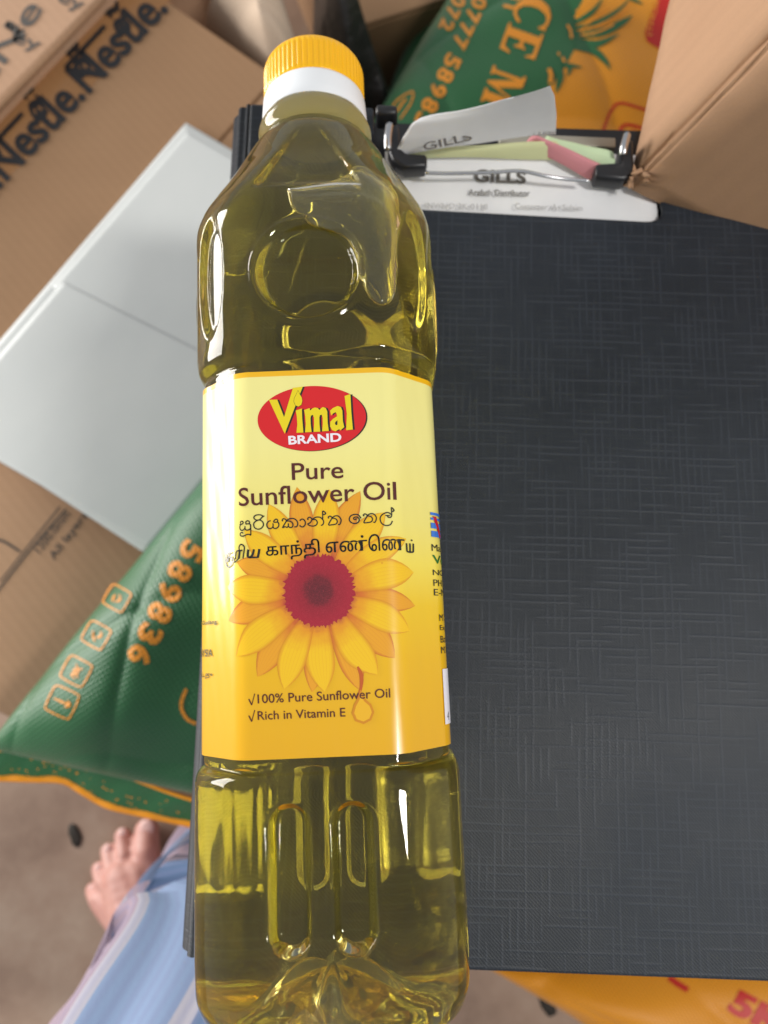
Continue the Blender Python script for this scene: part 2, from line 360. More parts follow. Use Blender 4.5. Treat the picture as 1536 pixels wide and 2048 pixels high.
# extra sample points make the profile round rather than kinked
PH = 2 * np.pi * np.arange(NPH) / NPH
def dip(u, v_, cx, v0, v1, hw, depth, edge):
    """moulded slot: rounded ends, depth positive inwards"""
    dv = np.maximum(np.maximum(v0 + hw - v_, v_ - (v1 - hw)), 0); d = hw - np.sqrt((u - cx) ** 2 + dv ** 2)
    return depth * smooth01(d / edge)
rows = []
Hs = gsm(interp(vv, 1)); As = gsm(interp(vv, 2)); Cs = gsm(interp(vv, 3)); Ps = interp(vv, 4)
def surf_r(vk, H, ar, cb, pp):
    r = octr(PH, H, H * ar, pp) * (1 - cb) + H * cb
    # faces at 0, 90, 180, 270 degrees: position across each face
    near = np.round(PH / (np.pi / 2)) * (np.pi / 2); loc = PH - near; uu = r * np.sin(loc)
    face = smooth01((ar * H - np.abs(uu)) / .004 + .5)
    d = np.zeros_like(PH)
    if vk < -.066:
        for cx in (-.0103, .0093): d = d + dip(uu, vk, cx, -.1168, -.0738, .0069, .0042, .0027)
        # heel dents running into the feet of the base
        for cx in (-.0103, .0093): d = d + .0022 * np.exp(-((uu - cx) / .005) ** 2) * smooth01((-.127 - vk) / .008)
        d = d + .0040 * np.exp(-(uu / .0045) ** 2) * smooth01((-.128 - vk) / .012)
    if .07 < vk < .125:
        rr = np.sqrt((uu + .0006) ** 2 + (vk - .0968) ** 2); d = d + .0030 * smooth01((.0176 - rr) / .0022) - .0009 * np.exp(-((rr - .0188) / .0012) ** 2)
        # leaf-shaped dimple on each chamfer
    near45 = np.round((PH - np.pi / 4) / (np.pi / 2)) * (np.pi / 2) + np.pi / 4; u4 = r * np.sin(PH - near45)
    if .07 < vk < .135:
        e = (u4 / .0075) ** 2 + ((vk - .100) / .024) ** 2; d = d + .0024 * smooth01((1 - e) / .45)
    if .128 < vk < .168:
        tt = (vk - .128) / .040; wv_ = .0185 * (1 - tt) + .003
        d = d + .0028 * smooth01((wv_ - np.abs(uu)) / .003) * smooth01((vk - .129) / .004) * smooth01((.167 - vk) / .02)
    return r - d
for k, vk in enumerate(vv):
    rows.append(surf_r(vk, Hs[k], As[k], Cs[k], Ps[k]))
verts = []
for k, vk in enumerate(vv):
    r = rows[k]
    for i in range(NPH): verts.append(bl(r[i] * math.sin(PH[i]), vk, r[i] * math.cos(PH[i])))
faces = [f[::-1] for f in grid_faces(NPH, len(vv), True)]
# base: pushed-up centre with radial ribs
base0 = 0; nb_ = len(verts); NR = 26
r0 = rows[0]
for q in range(1, NR):
    t = 1 - q / NR
    for i in range(NPH):
        lift = .017 * (1 - t ** 2) ** 1.3 + .0055 * (.5 + .5 * math.cos(4 * PH[i])) ** 2 * math.sin(math.pi * t)
        verts.append(bl(r0[i] * t * math.sin(PH[i]), vv[0] + lift, r0[i] * t * math.cos(PH[i])))
for q in range(NR - 1):
    a0 = 0 if q == 0 else nb_ + (q - 1) * NPH; b0 = nb_ + q * NPH
    for i in range(NPH): j = (i + 1) % NPH; faces.append((a0 + i, a0 + j, b0 + j, b0 + i))
cidx = len(verts); verts.append(bl(0, vv[0] + .017, 0)); last = nb_ + (NR - 2) * NPH
for i in range(NPH): faces.append((last + i, last + (i + 1) % NPH, cidx))
topi = (len(vv) - 1) * NPH; faces.append(tuple(topi + i for i in range(NPH)))
def oil_mat(name, vol=True):
    m = bpy.data.materials.new(name); m.use_nodes = True; t = m.node_tree; t.nodes.clear()
    o = t.nodes.new('ShaderNodeOutputMaterial'); g = t.nodes.new('ShaderNodeBsdfGlass'); g.inputs['IOR'].default_value = 1.47; g.inputs['Roughness'].default_value = 0.0
    if vol:                     # scuffs, with a warm diffuse share standing in for ceiling reflection and inner glow
        df = t.nodes.new('ShaderNodeBsdfDiffuse'); df.inputs['Color'].default_value = (.88, .72, .36, 1); mx = t.nodes.new('ShaderNodeMixShader'); tc = t.nodes.new('ShaderNodeTexCoord'); nz = t.nodes.new('ShaderNodeTexNoise'); nz.inputs['Scale'].default_value = 45; nz.inputs['Detail'].default_value = 6
        mr = t.nodes.new('ShaderNodeMapRange'); mr.inputs['From Min'].default_value = .35; mr.inputs['From Max'].default_value = .75; mr.inputs['To Min'].default_value = .006; mr.inputs['To Max'].default_value = .032
        t.links.new(tc.outputs['Object'], nz.inputs['Vector']); t.links.new(nz.outputs['Fac'], mr.inputs['Value']); t.links.new(mr.outputs[0], mx.inputs[0]); tr = t.nodes.new('ShaderNodeBsdfTransparent'); tr.inputs['Color'].default_value = (1, .95, .70, 1); mt_ = t.nodes.new('ShaderNodeMixShader'); mt_.inputs[0].default_value = .10; t.links.new(g.outputs[0], mt_.inputs[1]); t.links.new(tr.outputs[0], mt_.inputs[2]); t.links.new(mt_.outputs[0], mx.inputs[1]); t.links.new(df.outputs[0], mx.inputs[2]); t.links.new(mx.outputs[0], o.inputs['Surface'])  # straight-through share added so that lamp light gets into the oil
    else: t.links.new(g.outputs[0], o.inputs['Surface'])
    if vol:
        a = t.nodes.new('ShaderNodeVolumeAbsorption'); a.inputs['Color'].default_value = (.999, .918, .0, 1); a.inputs['Density'].default_value = 21
        sc_ = t.nodes.new('ShaderNodeVolumeScatter'); sc_.inputs['Color'].default_value = (1, .80, .2, 1); sc_.inputs['Density'].default_value = 0.9; sc_.inputs['Anisotropy'].default_value = .1; ad = t.nodes.new('ShaderNodeAddShader'); t.links.new(a.outputs[0], ad.inputs[0]); t.links.new(sc_.outputs[0], ad.inputs[1]); t.links.new(ad.outputs[0], o.inputs['Volume'])  # scatter added to the clear oil for a yellow inner glow
    return m
OIL = oil_mat('oil_in_clear_plastic')
body = mk('body', verts, faces, OIL, bottle, True)
bmx = bmesh.new(); bmx.from_mesh(body.data); bmesh.ops.recalc_face_normals(bmx, faces=bmx.faces[:]); bmx.to_mesh(body.data); bmx.free()

# air bubble under the shoulder (normals look into the air, away from the oil)
def surf_top(u, v_):
    H = np.interp(v_, vv, Hs); ar = np.interp(v_, vv, As); cb = np.interp(v_, vv, Cs); p_ = np.interp(v_, vv, Ps)
    z = H
    for _ in range(6):
        ph = math.atan2(u, z); r = float(octr(np.array([ph]), H, H * ar, p_)[0]) * (1 - cb) + H * cb; z = math.sqrt(max(r * r - u * u, 1e-8))
    d = 0
    if .128 < v_ < .168:
        tt = (v_ - .128) / .040; d += .0028 * float(smooth01((.0185 * (1 - tt) + .003 - abs(u)) / .003) * smooth01((v_ - .129) / .004))
    if .07 < v_ < .125: d += .0030 * float(smooth01((.0176 - math.hypot(u + .0006, v_ - .0968)) / .0022))
    return z - d
bpx = [(577, 397), (590, 438), (635, 468), (688, 486), (714, 522), (722, 572), (740, 612), (765, 624), (786, 602), (791, 540), (796, 450), (788, 385), (755, 350), (715, 338), (685, 358), (635, 384)]
bo_ = np.array(spline([luv(x, y, .036) for x, y in bpx] + [luv(*bpx[0], .036)], 8))[:-1]; bc = np.array(luv(735, 440, .036))
NB = len(bo_); NRB = 14; vt = []; vb = []
for q in range(NRB + 1):
    t = math.sin(math.pi / 2 * q / NRB)
    for i in range(NB):
        u, v_ = bc + (bo_[i] - bc) * t; z = surf_top(u, v_); th_ = .0065 * math.sqrt(max(0, 1 - t ** 2)) ; edge = .0016 * (1 - math.sqrt(max(0, 1 - t ** 6)))
        vt.append(bl(u, v_, z - .0011 - edge)); vb.append(bl(u, v_, z - .0011 - edge - th_))
vs = vt + vb; nt = len(vt); fs = grid_faces(NB, NRB + 1, True); fs = fs + [tuple(i + nt for i in f[::-1]) for f in fs]
bub = mk('air_bubble', vs, fs, oil_mat('air_in_oil', False), bottle, True)
bmx = bmesh.new(); bmx.from_mesh(bub.data); bmesh.ops.remove_doubles(bmx, verts=bmx.verts[:], dist=1e-6); bmesh.ops.recalc_face_normals(bmx, faces=bmx.faces[:]); bmesh.ops.reverse_faces(bmx, faces=bmx.faces[:]); bmx.to_mesh(bub.data); bmx.free()

# cap and tamper ring
def lathe(name, prof, mat, n=240, rib=0.0, ribs=0, zone=None):
    vs = []
    for k, (v_, r) in enumerate(prof):
        for i in range(n):
            a = 2 * math.pi * i / n; rr = r
            if ribs and zone[0] <= v_ <= zone[1]: rr += rib * (abs(((i * ribs / n) % 1) - .5) * 2 - .5 > .0) * min(1, (v_ - zone[0]) / .001, (zone[1] - v_) / .0012)
            vs.append(bl(rr * math.sin(a), v_, rr * math.cos(a)))
    fs = [f[::-1] for f in grid_faces(n, len(prof), True)] + [tuple(range(n)), tuple((len(prof) - 1) * n + i for i in range(n))[::-1]]
    o = mk(name, vs, fs, mat, bottle, True); b = bmesh.new(); b.from_mesh(o.data); bmesh.ops.recalc_face_normals(b, faces=b.faces[:]); b.to_mesh(o.data); b.free(); return o
YCAP = flat('yellow_cap_plastic', srgb(250, 186, 4), .22, Subsurface_Weight=.0)
WRING = flat('white_ring_plastic', srgb(236, 238, 240), .35)
capp = [(.1848, .0193), (.1848, .0199), (.1957, .01995), (.1957, .0205)] + [(x, .0206) for x in np.linspace(.196, .2085, 16)] + [(.2100, .0203), (.2112, .0195), (.2118, .0180), (.2120, .012), (.2120, .003)]
lathe('cap', capp, YCAP, 360, .00045, 60, (.1962, .2092))
lathe('tamper_ring', [(.1835, .0200), (.1835, .0214), (.1842, .0219), (.188, .0217), (.194, .0213), (.1952, .0209), (.1955, .0200)], WRING)

# ------------------------------------------------------------------ label
HL, AL = .0411, .0252; CHL = (HL - AL) * math.sqrt(2); LEN8 = 2 * AL + CHL
def lab(u, v_, lift=0.0):
    """arc position around the label -> place on the bottle (octagon, corners rounded)"""
    s_ = 1 if u >= 0 else -1; x = abs(u); RC = .0035
    def pos(t):
        if t <= AL: return Vector((t, HL))
        if t <= AL + CHL: k = (t - AL) / math.sqrt(2); return Vector((AL + k, HL - k))
        if t <= AL + CHL + 2 * AL: return Vector((HL, AL - (t - AL - CHL)))
        t2 = t - (AL + CHL + 2 * AL)
        if t2 <= CHL: return Vector((HL - t2 / math.sqrt(2), -AL - t2 / math.sqrt(2)))
        return Vector((AL - (t2 - CHL), -HL))
    p = sum((pos(x + k) for k in (-RC, -RC * .5, 0, RC * .5, RC)), Vector((0, 0))) / 5 if x > RC else pos(x)
    q = p + p.normalized() * lift
    return bl(s_ * q.x, v_, q.y)
LT, LB_ = .0622, -.0618; INKD = flat('print_ink_dark', (.035, .03, .026, 1), .6)
TOTAL = AL + CHL + 2 * AL + CHL + AL
us = np.linspace(-TOTAL, TOTAL, 401); nvl = 40
lv = []
for v_ in np.linspace(LB_, LT, nvl):
    for u in us: lv.append(lab(max(-TOTAL + 1e-5, min(TOTAL - 1e-5, u)), v_, .00004 * math.sin(u * 900 + v_ * 70) * math.sin(v_ * 160 + 2 * u * 100)))
lm = M('label_film', (.8, .6, .1, 1), .30)
lm.b.inputs['Coat Weight'].default_value = .5; lm.b.inputs['Coat Roughness'].default_value = .12
sx = lm.n('ShaderNodeSeparateXYZ'); lm.l(lm.coord(), sx.inputs[0])
y0 = (LB_ - V0) * S; y1 = (LT - V0) * S
fac = lm.math('DIVIDE', lm.math('SUBTRACT', sx.outputs['Y'], y0), y1 - y0)
PALE = srgb(246, 236, 148); PALE2 = srgb(244, 228, 120)
col = lm.ramp(fac, [(0, srgb(234, 174, 4)), (.22, srgb(238, 184, 6)), (.36, srgb(242, 198, 22)), (.47, srgb(247, 222, 84)), (.58, PALE2), (.80, PALE), (.985, PALE)])
col = lm.mix(lm.math('GREATER_THAN', fac, .9855), col, srgb(246, 186, 10)); lm.color(col)
lm.bump(lm.noise(lm.coord((1, .4, 1)), 42, 4), .16, .002)
label = mk('label', lv, grid_faces(len(us), nvl), lm.m, bottle, True)
def ink(name, c_, rough=.32): 
    a = M(name, c_, rough); a.b.inputs['Coat Weight'].default_value = .5; a.b.inputs['Coat Roughness'].default_value = .12; return a.m
def chext(u): return u if abs(u) <= AL else math.copysign(AL + (abs(u) - AL) * 1.32, u)
def lpx(vf, w=.041):            # pixels traced on the front -> label coordinates
    return np.array([(lambda q: (chext(q[0]), q[1]))(luv(x, y, w)) for x, y in vf[0]]), vf[1]
CUTS = (-AL - .003, -AL, -AL + .003, AL - .003, AL, AL + .003)
def print_on(name, vf, mat, lift, maxlen=None): return decal(name, vf, lambda u, v_: lab(u, v_, lift), mat, label, maxlen, CUTS)
BROWN = ink('brown_print', srgb(84, 22, 12)); RED = ink('red_print', srgb(218, 16, 24)); DARK = ink('dark_print', (.012, .010, .006, 1)); LOGOY = ink('logo_yellow', srgb(238, 214, 8)); WHT = ink('white_print', srgb(246, 240, 246))
# emblem
Z1 = lambda pts: [(510 + x / 6.678, 765 + y / 6.678) for x, y in pts]
def ell(cx, cy, rx, ry, rot, n=72): return poly(Z1([(cx + rx * math.cos(t) * math.cos(rot) - ry * math.sin(t) * math.sin(rot), cy + rx * math.cos(t) * math.sin(rot) + ry * math.sin(t) * math.cos(rot)) for t in np.linspace(0, 2 * math.pi, n, False)]))
print_on('emblem_shadow', lpx(ell(774, 488, 728, 432, -.045)), DARK, .00008)
print_on('emblem_oval', lpx(ell(760, 482, 722, 432, -.045)), RED, .00012)
VV = [(190, 235), (300, 232), (392, 465), (510, 76), (640, 58), (400, 688)]
II = [(546, 378), (628, 352), (632, 480), (648, 672), (556, 674), (568, 560), (560, 450)]
MM = [(658, 372), (730, 346), (738, 378), (768, 350), (800, 338), (840, 345), (862, 372), (880, 350), (905, 332), (945, 345), (965, 390), (970, 540), (985, 650), (897, 655), (905, 560), (903, 470), (890, 432), (868, 440), (860, 470), (862, 560), (872, 660), (783, 662), (790, 560), (788, 470), (775, 435), (750, 445), (742, 475), (745, 560), (757, 665), (670, 668), (680, 560), (672, 450)]
AA = [(1003, 378), (1040, 345), (1100, 318), (1145, 330), (1165, 380), (1172, 520), (1190, 600), (1135, 645), (1125, 625), (1075, 655), (1030, 640), (1003, 590), (1005, 530), (1040, 490), (1095, 455), (1090, 420), (1075, 400), (1045, 415), (1015, 445)]
AH = [(1100, 508), (1072, 532), (1068, 560), (1085, 574), (1100, 566)]
LLt = [(1195, 185), (1272, 158), (1285, 400), (1305, 632), (1216, 640), (1225, 420)]
for g in (VV, II, MM, AA, LLt): print_on('letter_shadow', lpx(poly(Z1([(x + 27, y + 1) for x, y in g]))), DARK, .00016)
for g in (VV, II, MM, AA, LLt): print_on('letter', lpx(poly(Z1(g))), LOGOY, .00020)
print_on('letter_shadow', lpx(poly(Z1(AH))), DARK, .00024)
drop = [(577, 112), (600, 160), (625, 205), (634, 250), (622, 300), (582, 326), (545, 310), (524, 262), (528, 215), (555, 165)]
dcx, dcy = 580, 240
print_on('letter_shadow', lpx(poly(Z1([(dcx + (x - dcx) * 1.08, dcy + (y - dcy) * 1.06) for x, y in drop]))), DARK, .00024)
print_on('oil_drop', lpx(poly(Z1(drop))), LOGOY, .00027)
def lt(s, x0, y0, x1, y1, mat, bold=0.02, lift=.00030, name='lettering', xs=1):
    a = luv(x0, y1); b = luv(x1, y0); return print_on(name, fit(text2d(s, bold), chext(a[0]), a[1], chext(b[0]), b[1]), mat, lift)
def lt2(s, p0, p1, h, mat, bold=.02, lift=.0003, name='lettering'): return print_on(name, lpx(px_text(s, p0, p1, h, bold)), mat, lift)
lt2('BRAND', (578, 890), (683, 883.5), 17.5, WHT, .03)
lt2('Pure', (585, 961), (687, 957), 34, BROWN, .006)
lt2('Sunflower Oil', (477, 1013), (794, 999), 37, BROWN, .006)
lt2('100% Pure Sunflower Oil', (517, 1407), (780, 1395), 18.5, BROWN, .004)
lt2('Rich in Vitamin E', (517, 1440), (691, 1433), 17.5, BROWN, .004)
for yy in (1410, 1443): print_on('tick_mark', lpx(joinp(ribbon([(499, yy - 12), (502, yy - 6), (505, yy)], 2.6), ribbon([(505, yy), (508, yy - 12), (511, yy - 23)], 1.5))), BROWN, .0003)
# Sinhala line, drawn stroke by stroke
Z2 = lambda pts: [(430 + x / 3.746, 1010 + y / 3.746) for x, y in pts]
ZA = lambda pts: [(470 + x / 9.035, 1015 + y / 9.035) for x, y in pts]
ZB_ = lambda pts: [(640 + x / 9.035, 1005 + y / 9.035) for x, y in pts]
ZC = lambda pts: [(435 + x / 9.035, 1075 + y / 9.035) for x, y in pts]
SA_ = [[(102, 292), (95, 265), (115, 248), (145, 255), (150, 280), (130, 300), (75, 310)], [(95, 310), (82, 350), (90, 395), (125, 415), (165, 400), (185, 375), (188, 340)], [(186, 375), (210, 408), (250, 408), (290, 385), (295, 340), (285, 305), (240, 298), (210, 300), (205, 265), (230, 245), (262, 248), (275, 272), (268, 298)], [(296, 345), (297, 425), (296, 500), (270, 488), (225, 490), (180, 510), (130, 520), (92, 500), (95, 465), (125, 450), (155, 468)],
       [(430, 228), (370, 265), (350, 310), (370, 370), (430, 395), (490, 375), (525, 320), (515, 270), (475, 235), (430, 228)], [(540, 152), (500, 180), (455, 225), (400, 230), (360, 205), (355, 175), (385, 145), (440, 135), (490, 142), (515, 165)],
       [(655, 240), (610, 260), (585, 310), (600, 365), (645, 385), (685, 365), (698, 330), (695, 290)], [(695, 350), (715, 378), (755, 380), (795, 345), (800, 300), (780, 270), (710, 268), (725, 230), (755, 213), (780, 235), (775, 268)],
       [(872, 252), (860, 235), (880, 208), (915, 215), (935, 245), (905, 300), (868, 368), (910, 350), (945, 362), (970, 340), (970, 290)], [(970, 340), (1000, 365), (1040, 355), (1055, 310), (1035, 270), (985, 248), (940, 250)], [(940, 235), (1000, 205), (1070, 205), (1120, 240), (1140, 290), (1125, 345), (1080, 355)],
       [(1178, 245), (1205, 215), (1245, 220), (1275, 265), (1270, 320), (1230, 355), (1185, 340), (1180, 320)],
       [(1327, 228), (1318, 205), (1345, 180), (1375, 190), (1395, 220), (1360, 280), (1320, 300), (1345, 325), (1410, 340), (1470, 320), (1490, 270), (1460, 225), (1400, 220)]]
TA = [[(162, 292), (150, 270), (175, 250), (205, 262), (218, 285), (180, 350), (158, 408), (230, 405), (290, 390), (312, 345), (285, 300), (218, 285)], [(218, 280), (270, 248), (330, 250), (375, 300), (378, 350), (355, 400), (325, 398)]]
SB_ = [[(-136, 305), (-70, 270), (0, 270), (45, 305), (68, 350), (55, 400), (20, 420)], [(50, 300), (51, 230), (52, 160), (95, 185), (100, 210), (55, 225)], *TA,
       [(655, 290), (640, 312), (612, 308), (605, 285), (630, 268), (670, 268), (705, 300), (700, 345), (660, 378), (600, 380), (545, 350), (528, 300), (555, 245), (620, 220), (690, 228), (738, 290)],
       *[[(x + 632, y - 40) for x, y in q] for q in TA], [(1180, 236), (1220, 237), (1265, 238)], [(1215, 240), (1235, 268), (1280, 268), (1302, 230), (1301, 160), (1300, 90), (1345, 125), (1335, 155), (1300, 160)], [(1295, 215), (1240, 185), (1180, 190), (1110, 230), (1080, 290), (1095, 360), (1140, 405), (1210, 418), (1280, 395), (1318, 330)]]
print_on('lettering', lpx(joinp(*[ribbon(ZA(q), 2.4, None, 5) for q in SA_], *[ribbon(ZB_(q), 2.4, None, 5) for q in SB_])), DARK, .0003)
# Tamil line
def lt3(t_, p0, p1, h):
    v, f = px_text(t_, p0, p1, h, 0.0); print_on('lettering', lpx(joinp((v, f), (v + [.9, 0], f), (v + [.45, .5], f))), DARK, .0003)
lt3('காந்தி', (534, 1122), (640, 1115), 38)
lt3('எண்', (652, 1106), (734, 1101), 31)
lt3('ெண', (737, 1103), (810, 1099), 34)
RI = [([(330, 240), (390, 236), (455, 232)], 3.0), ([(325, 245), (316, 320), (308, 390)], 2.6), ([(395, 240), (386, 310), (375, 380)], 4.6), ([(375, 375), (335, 412), (290, 445)], 2.6), ([(385, 235), (380, 170), (410, 130), (450, 130), (490, 170), (488, 240), (465, 380)], 2.8), ([(570, 220), (560, 290), (558, 350)], 4.8), ([(670, 215), (650, 300), (615, 355), (580, 358)], 4.4), ([(552, 358), (650, 363), (755, 358)], 3.0), ([(768, 210), (755, 290), (740, 360)], 4.8)]
print_on('lettering', lpx(joinp(*[ribbon(ZC(q), w, None, 5) for q, w in RI])), DARK, .0003)
YB = [[(1440, 276), (1442, 300), (1444, 338)], [(1444, 338), (1462, 342), (1482, 340), (1497, 338)], [(1468, 274), (1470, 300), (1470, 340)], [(1497, 272), (1498, 300), (1497, 338)], [(1480, 244), (1484, 249), (1487, 254)]]
print_on('lettering', lpx(joinp(*[ribbon(Z2(s_), 3.2, None, 4) for s_ in YB])), DARK, .0003)
SU = [[(120, 280), (90, 340), (88, 430), (120, 500), (160, 518), (215, 490), (262, 430), (262, 380), (240, 360), (235, 325)], [(150, 275), (190, 266), (230, 258)], [(165, 275), (150, 330), (150, 390), (140, 415), (120, 400), (125, 365), (160, 345), (205, 345), (215, 360), (205, 410)]]
print_on('lettering', lpx(joinp(*[ribbon(ZC(q), 2.9, None, 5) for q in SU])), DARK, .0003)
# side texts
def side(s, uend, vpx, h, mat, width, right=True, bold=0.0):
    v_ = luv(640, vpx)[1]; vf = text2d(s, bold); hh = h / 6300
    x0 = uend - width if not right else uend
    print_on('lettering', fit(vf, x0, v_, x0 + width, v_ + hh), mat, .0003)
GREEN = ink('green_print', srgb(20, 110, 30)); SOFT = ink('soft_black_print', (.03, .028, .02, 1))
for s, vp, h, mt, wd in [('Manufactured', 1102, 15, DARK, .028), ('Vegetable', 1134, 24, GREEN, .036), ('NO. 7, Fifth', 1155, 14, DARK, .025), ('PHONE: 011', 1176, 14, DARK, .025), ('E-MAIL: inf', 1196, 14, DARK, .025), ('M.T. Date', 1250, 14, SOFT, .016), ('Exp. Date', 1273, 14, SOFT, .016), ('Batch No', 1296, 14, SOFT, .016), ('M.R.P. Rs', 1319, 14, SOFT, .016)]:
    side(s, .0424 if vp < 1200 else .0446, vp, h, mt, wd, True, 0.0 if h < 20 else .01)
for s, vp, h, wd, ue in [('Pasir Gudang,', 1240, 11, .0165, -.0365), ('MALAYSIA', 1305, 15, .0150, -.0395), ('பட்டது', 1352, 14, .0120, -.0395)]:
    side(s, ue, vp, h, SOFT, wd, False, .01)
va, vb_ = luv(640, 1352)[1], luv(640, 1470)[1]
print_on('price_sticker', poly([(.0447, vb_), (.062, vb_), (.062, va), (.0447, va)]), WHT, .0003, .003)
side('4', .0462, 1462, 17, DARK, .0017, True, 0)
# maker's emblem on the right
eb = ink('emblem_blue', srgb(60, 120, 210)); er = ink('emblem_red', srgb(200, 20, 30))
for k, (y0_, y1_) in enumerate([(1020, 1026), (1031, 1036), (1042, 1054), (1059, 1072)]):
    a, b = luv(640, y0_ )[1], luv(640, y1_)[1]; print_on('emblem_bar', poly([(.0426, b), (.056, b), (.056, a), (.0426, a)]), eb, .0003, .003)
a, b = luv(640, 1028)[1], luv(640, 1072)[1]; print_on('emblem_stroke', poly([(.0436, a), (.0458, a), (.0500, b), (.0478, b)]), er, .00034, .003)
# sunflower
def petal_mat(name, tip, mid_, root):
    a = M(name, tip, .32); a.b.inputs['Coat Weight'].default_value = .5; a.b.inputs['Coat Roughness'].default_value = .12
    at_ = a.n('ShaderNodeAttribute', attribute_name='along'); no = a.noise(a.coord((1, 1, 1)), 420, 3); sp_ = a.n('ShaderNodeSeparateXYZ'); a.l(at_.outputs['Vector'], sp_.inputs[0])
    f_ = a.math('ADD', sp_.outputs['X'], a.math('MULTIPLY', a.math('SUBTRACT', no, .5), .25))
    vein = a.n('ShaderNodeMath', operation='SINE'); a.l(a.math('MULTIPLY', sp_.outputs['Y'], 26.0), vein.inputs[0])
    ed = a.math('ABSOLUTE', sp_.outputs['Y']); ee = a.ramp(ed, [(.70, (0, 0, 0, 1)), (1.0, (1, 1, 1, 1))])
    c_ = a.ramp(f_, [(0, root), (.16, mid_), (.45, tip), (1, tip)]); c_ = a.mix(a.math('MULTIPLY', ee, .75), c_, (mid_[0] * .82, mid_[1] * .62, mid_[2] * .8, 1))
    c_ = a.mix(a.math('MULTIPLY', a.math('GREATER_THAN', vein.outputs[0], .86), .22), c_, mid_); a.color(c_); return a.m
PF = petal_mat('petal_yellow', srgb(246, 196, 14), srgb(230, 150, 20), srgb(170, 30, 50))
PB = petal_mat('petal_orange', srgb(236, 164, 26), srgb(214, 112, 34), srgb(170, 30, 50))
Z3 = lambda x, y: (430 + x / 3.657, 970 + y / 3.657)
fc = (760, 775)
def petal(tx, ty, w, mat, lift):
    e = np.array([tx - fc[0], ty - fc[1]], float); L = np.hypot(*e); e /= L; nrm = np.array([-e[1], e[0]]); r0_ = 205; vs = []; uvx = []
    N = 14; K = 7; bend = random.uniform(-.04, .04) * L
    for i in range(N):
        t = i / (N - 1); hw = w / 2 * (.42 + .58 * math.sin(min(1, t / .58) * math.pi / 2)) * (1 if t < .58 else math.cos((t - .58) / .42 * math.pi / 2) ** .85)
        for k in range(K):
            s_ = k / (K - 1) * 2 - 1; p = np.array(fc) + e * (r0_ + (L - r0_) * t) + nrm * (hw * s_ + bend * math.sin(math.pi * t)); vs.append(Z3(*p)); uvx.append((t, s_, 0))
    V, F = lpx((vs, grid_faces(K, N)))
    o = mk('petal', [lab(p[0], p[1], lift) for p in V], F, mat, label, True)
    at_ = o.data.attributes.new('along', 'FLOAT_VECTOR', 'POINT'); at_.data.foreach_set('vector', np.array(uvx, 'f').ravel()); return o
k = 0
for tx, ty, w in [(600, 15, 175), (1062, 45, 175), (1478, 878, 170), (1318, 1265, 215), (1058, 1500, 190), (712, 1515, 165), (312, 1402, 200), (78, 992, 200), (150, 560, 170)]:
    petal(tx, ty, w, PB, .00008 + k * .000004); k += 1
for tx, ty, w in [(395, 140, 180), (835, 32, 200), (1245, 200, 205), (1405, 382, 180), (1465, 628, 230), (1430, 1068, 215), (1186, 1388, 225), (800, 1512, 215), (505, 1492, 210), (148, 1252, 220), (68, 740, 222), (215, 330, 190)]:
    petal(tx, ty, w, PF, .00012 + k * .000004); k += 1
dm = M('flower_disc', srgb(150, 10, 36), .34); dm.b.inputs['Coat Weight'].default_value = .5; dm.b.inputs['Coat Roughness'].default_value = .12
at_ = dm.n('ShaderNodeAttribute', attribute_name='along'); vl = dm.n('ShaderNodeVectorMath', operation='LENGTH'); dm.l(at_.outputs['Vector'], vl.inputs[0])
vo = dm.n('ShaderNodeTexVoronoi'); vo.inputs['Scale'].default_value = 34; dm.l(at_.outputs['Vector'], vo.inputs['Vector'])
rr = dm.math('ADD', vl.outputs['Value'], dm.math('MULTIPLY', dm.noise(at_.outputs['Vector'], 3, 3), .25))
c_ = dm.ramp(rr, [(.25, srgb(66, 8, 16)), (.50, srgb(84, 8, 18)), (.64, srgb(138, 8, 30)), (1.0, srgb(158, 10, 36))])
dm.color(dm.mix(dm.math('MULTIPLY', vo.outputs['Distance'], .30), c_, srgb(206, 60, 76)))
dv = [Z3(fc[0], fc[1] + 0)]; uvx = [(0, 0, 0)]; n_ = 150
for ring in (.33, .66, .92, 1.0):
    for i in range(n_):
        a = 2 * math.pi * i / n_; rad = 248 * ring * (1 + (random.uniform(-.03, .10) if ring == 1.0 else 0)); dv.append(Z3(fc[0] + rad * math.cos(a), fc[1] + rad * math.sin(a) * 1.02)); uvx.append((ring * math.cos(a), ring * math.sin(a), 0))
df = [(0, 1 + i, 1 + (i + 1) % n_) for i in range(n_)] + [(1 + q * n_ + i, 1 + q * n_ + (i + 1) % n_, 1 + (q + 1) * n_ + (i + 1) % n_, 1 + (q + 1) * n_ + i)[::-1] for q in range(3) for i in range(n_)]
V, F = lpx((dv, df)); o = mk('flower_disc', [lab(p[0], p[1], .00024) for p in V], F, dm.m, label, True)
a2 = o.data.attributes.new('along', 'FLOAT_VECTOR', 'POINT'); a2.data.foreach_set('vector', np.array(uvx, 'f').ravel())
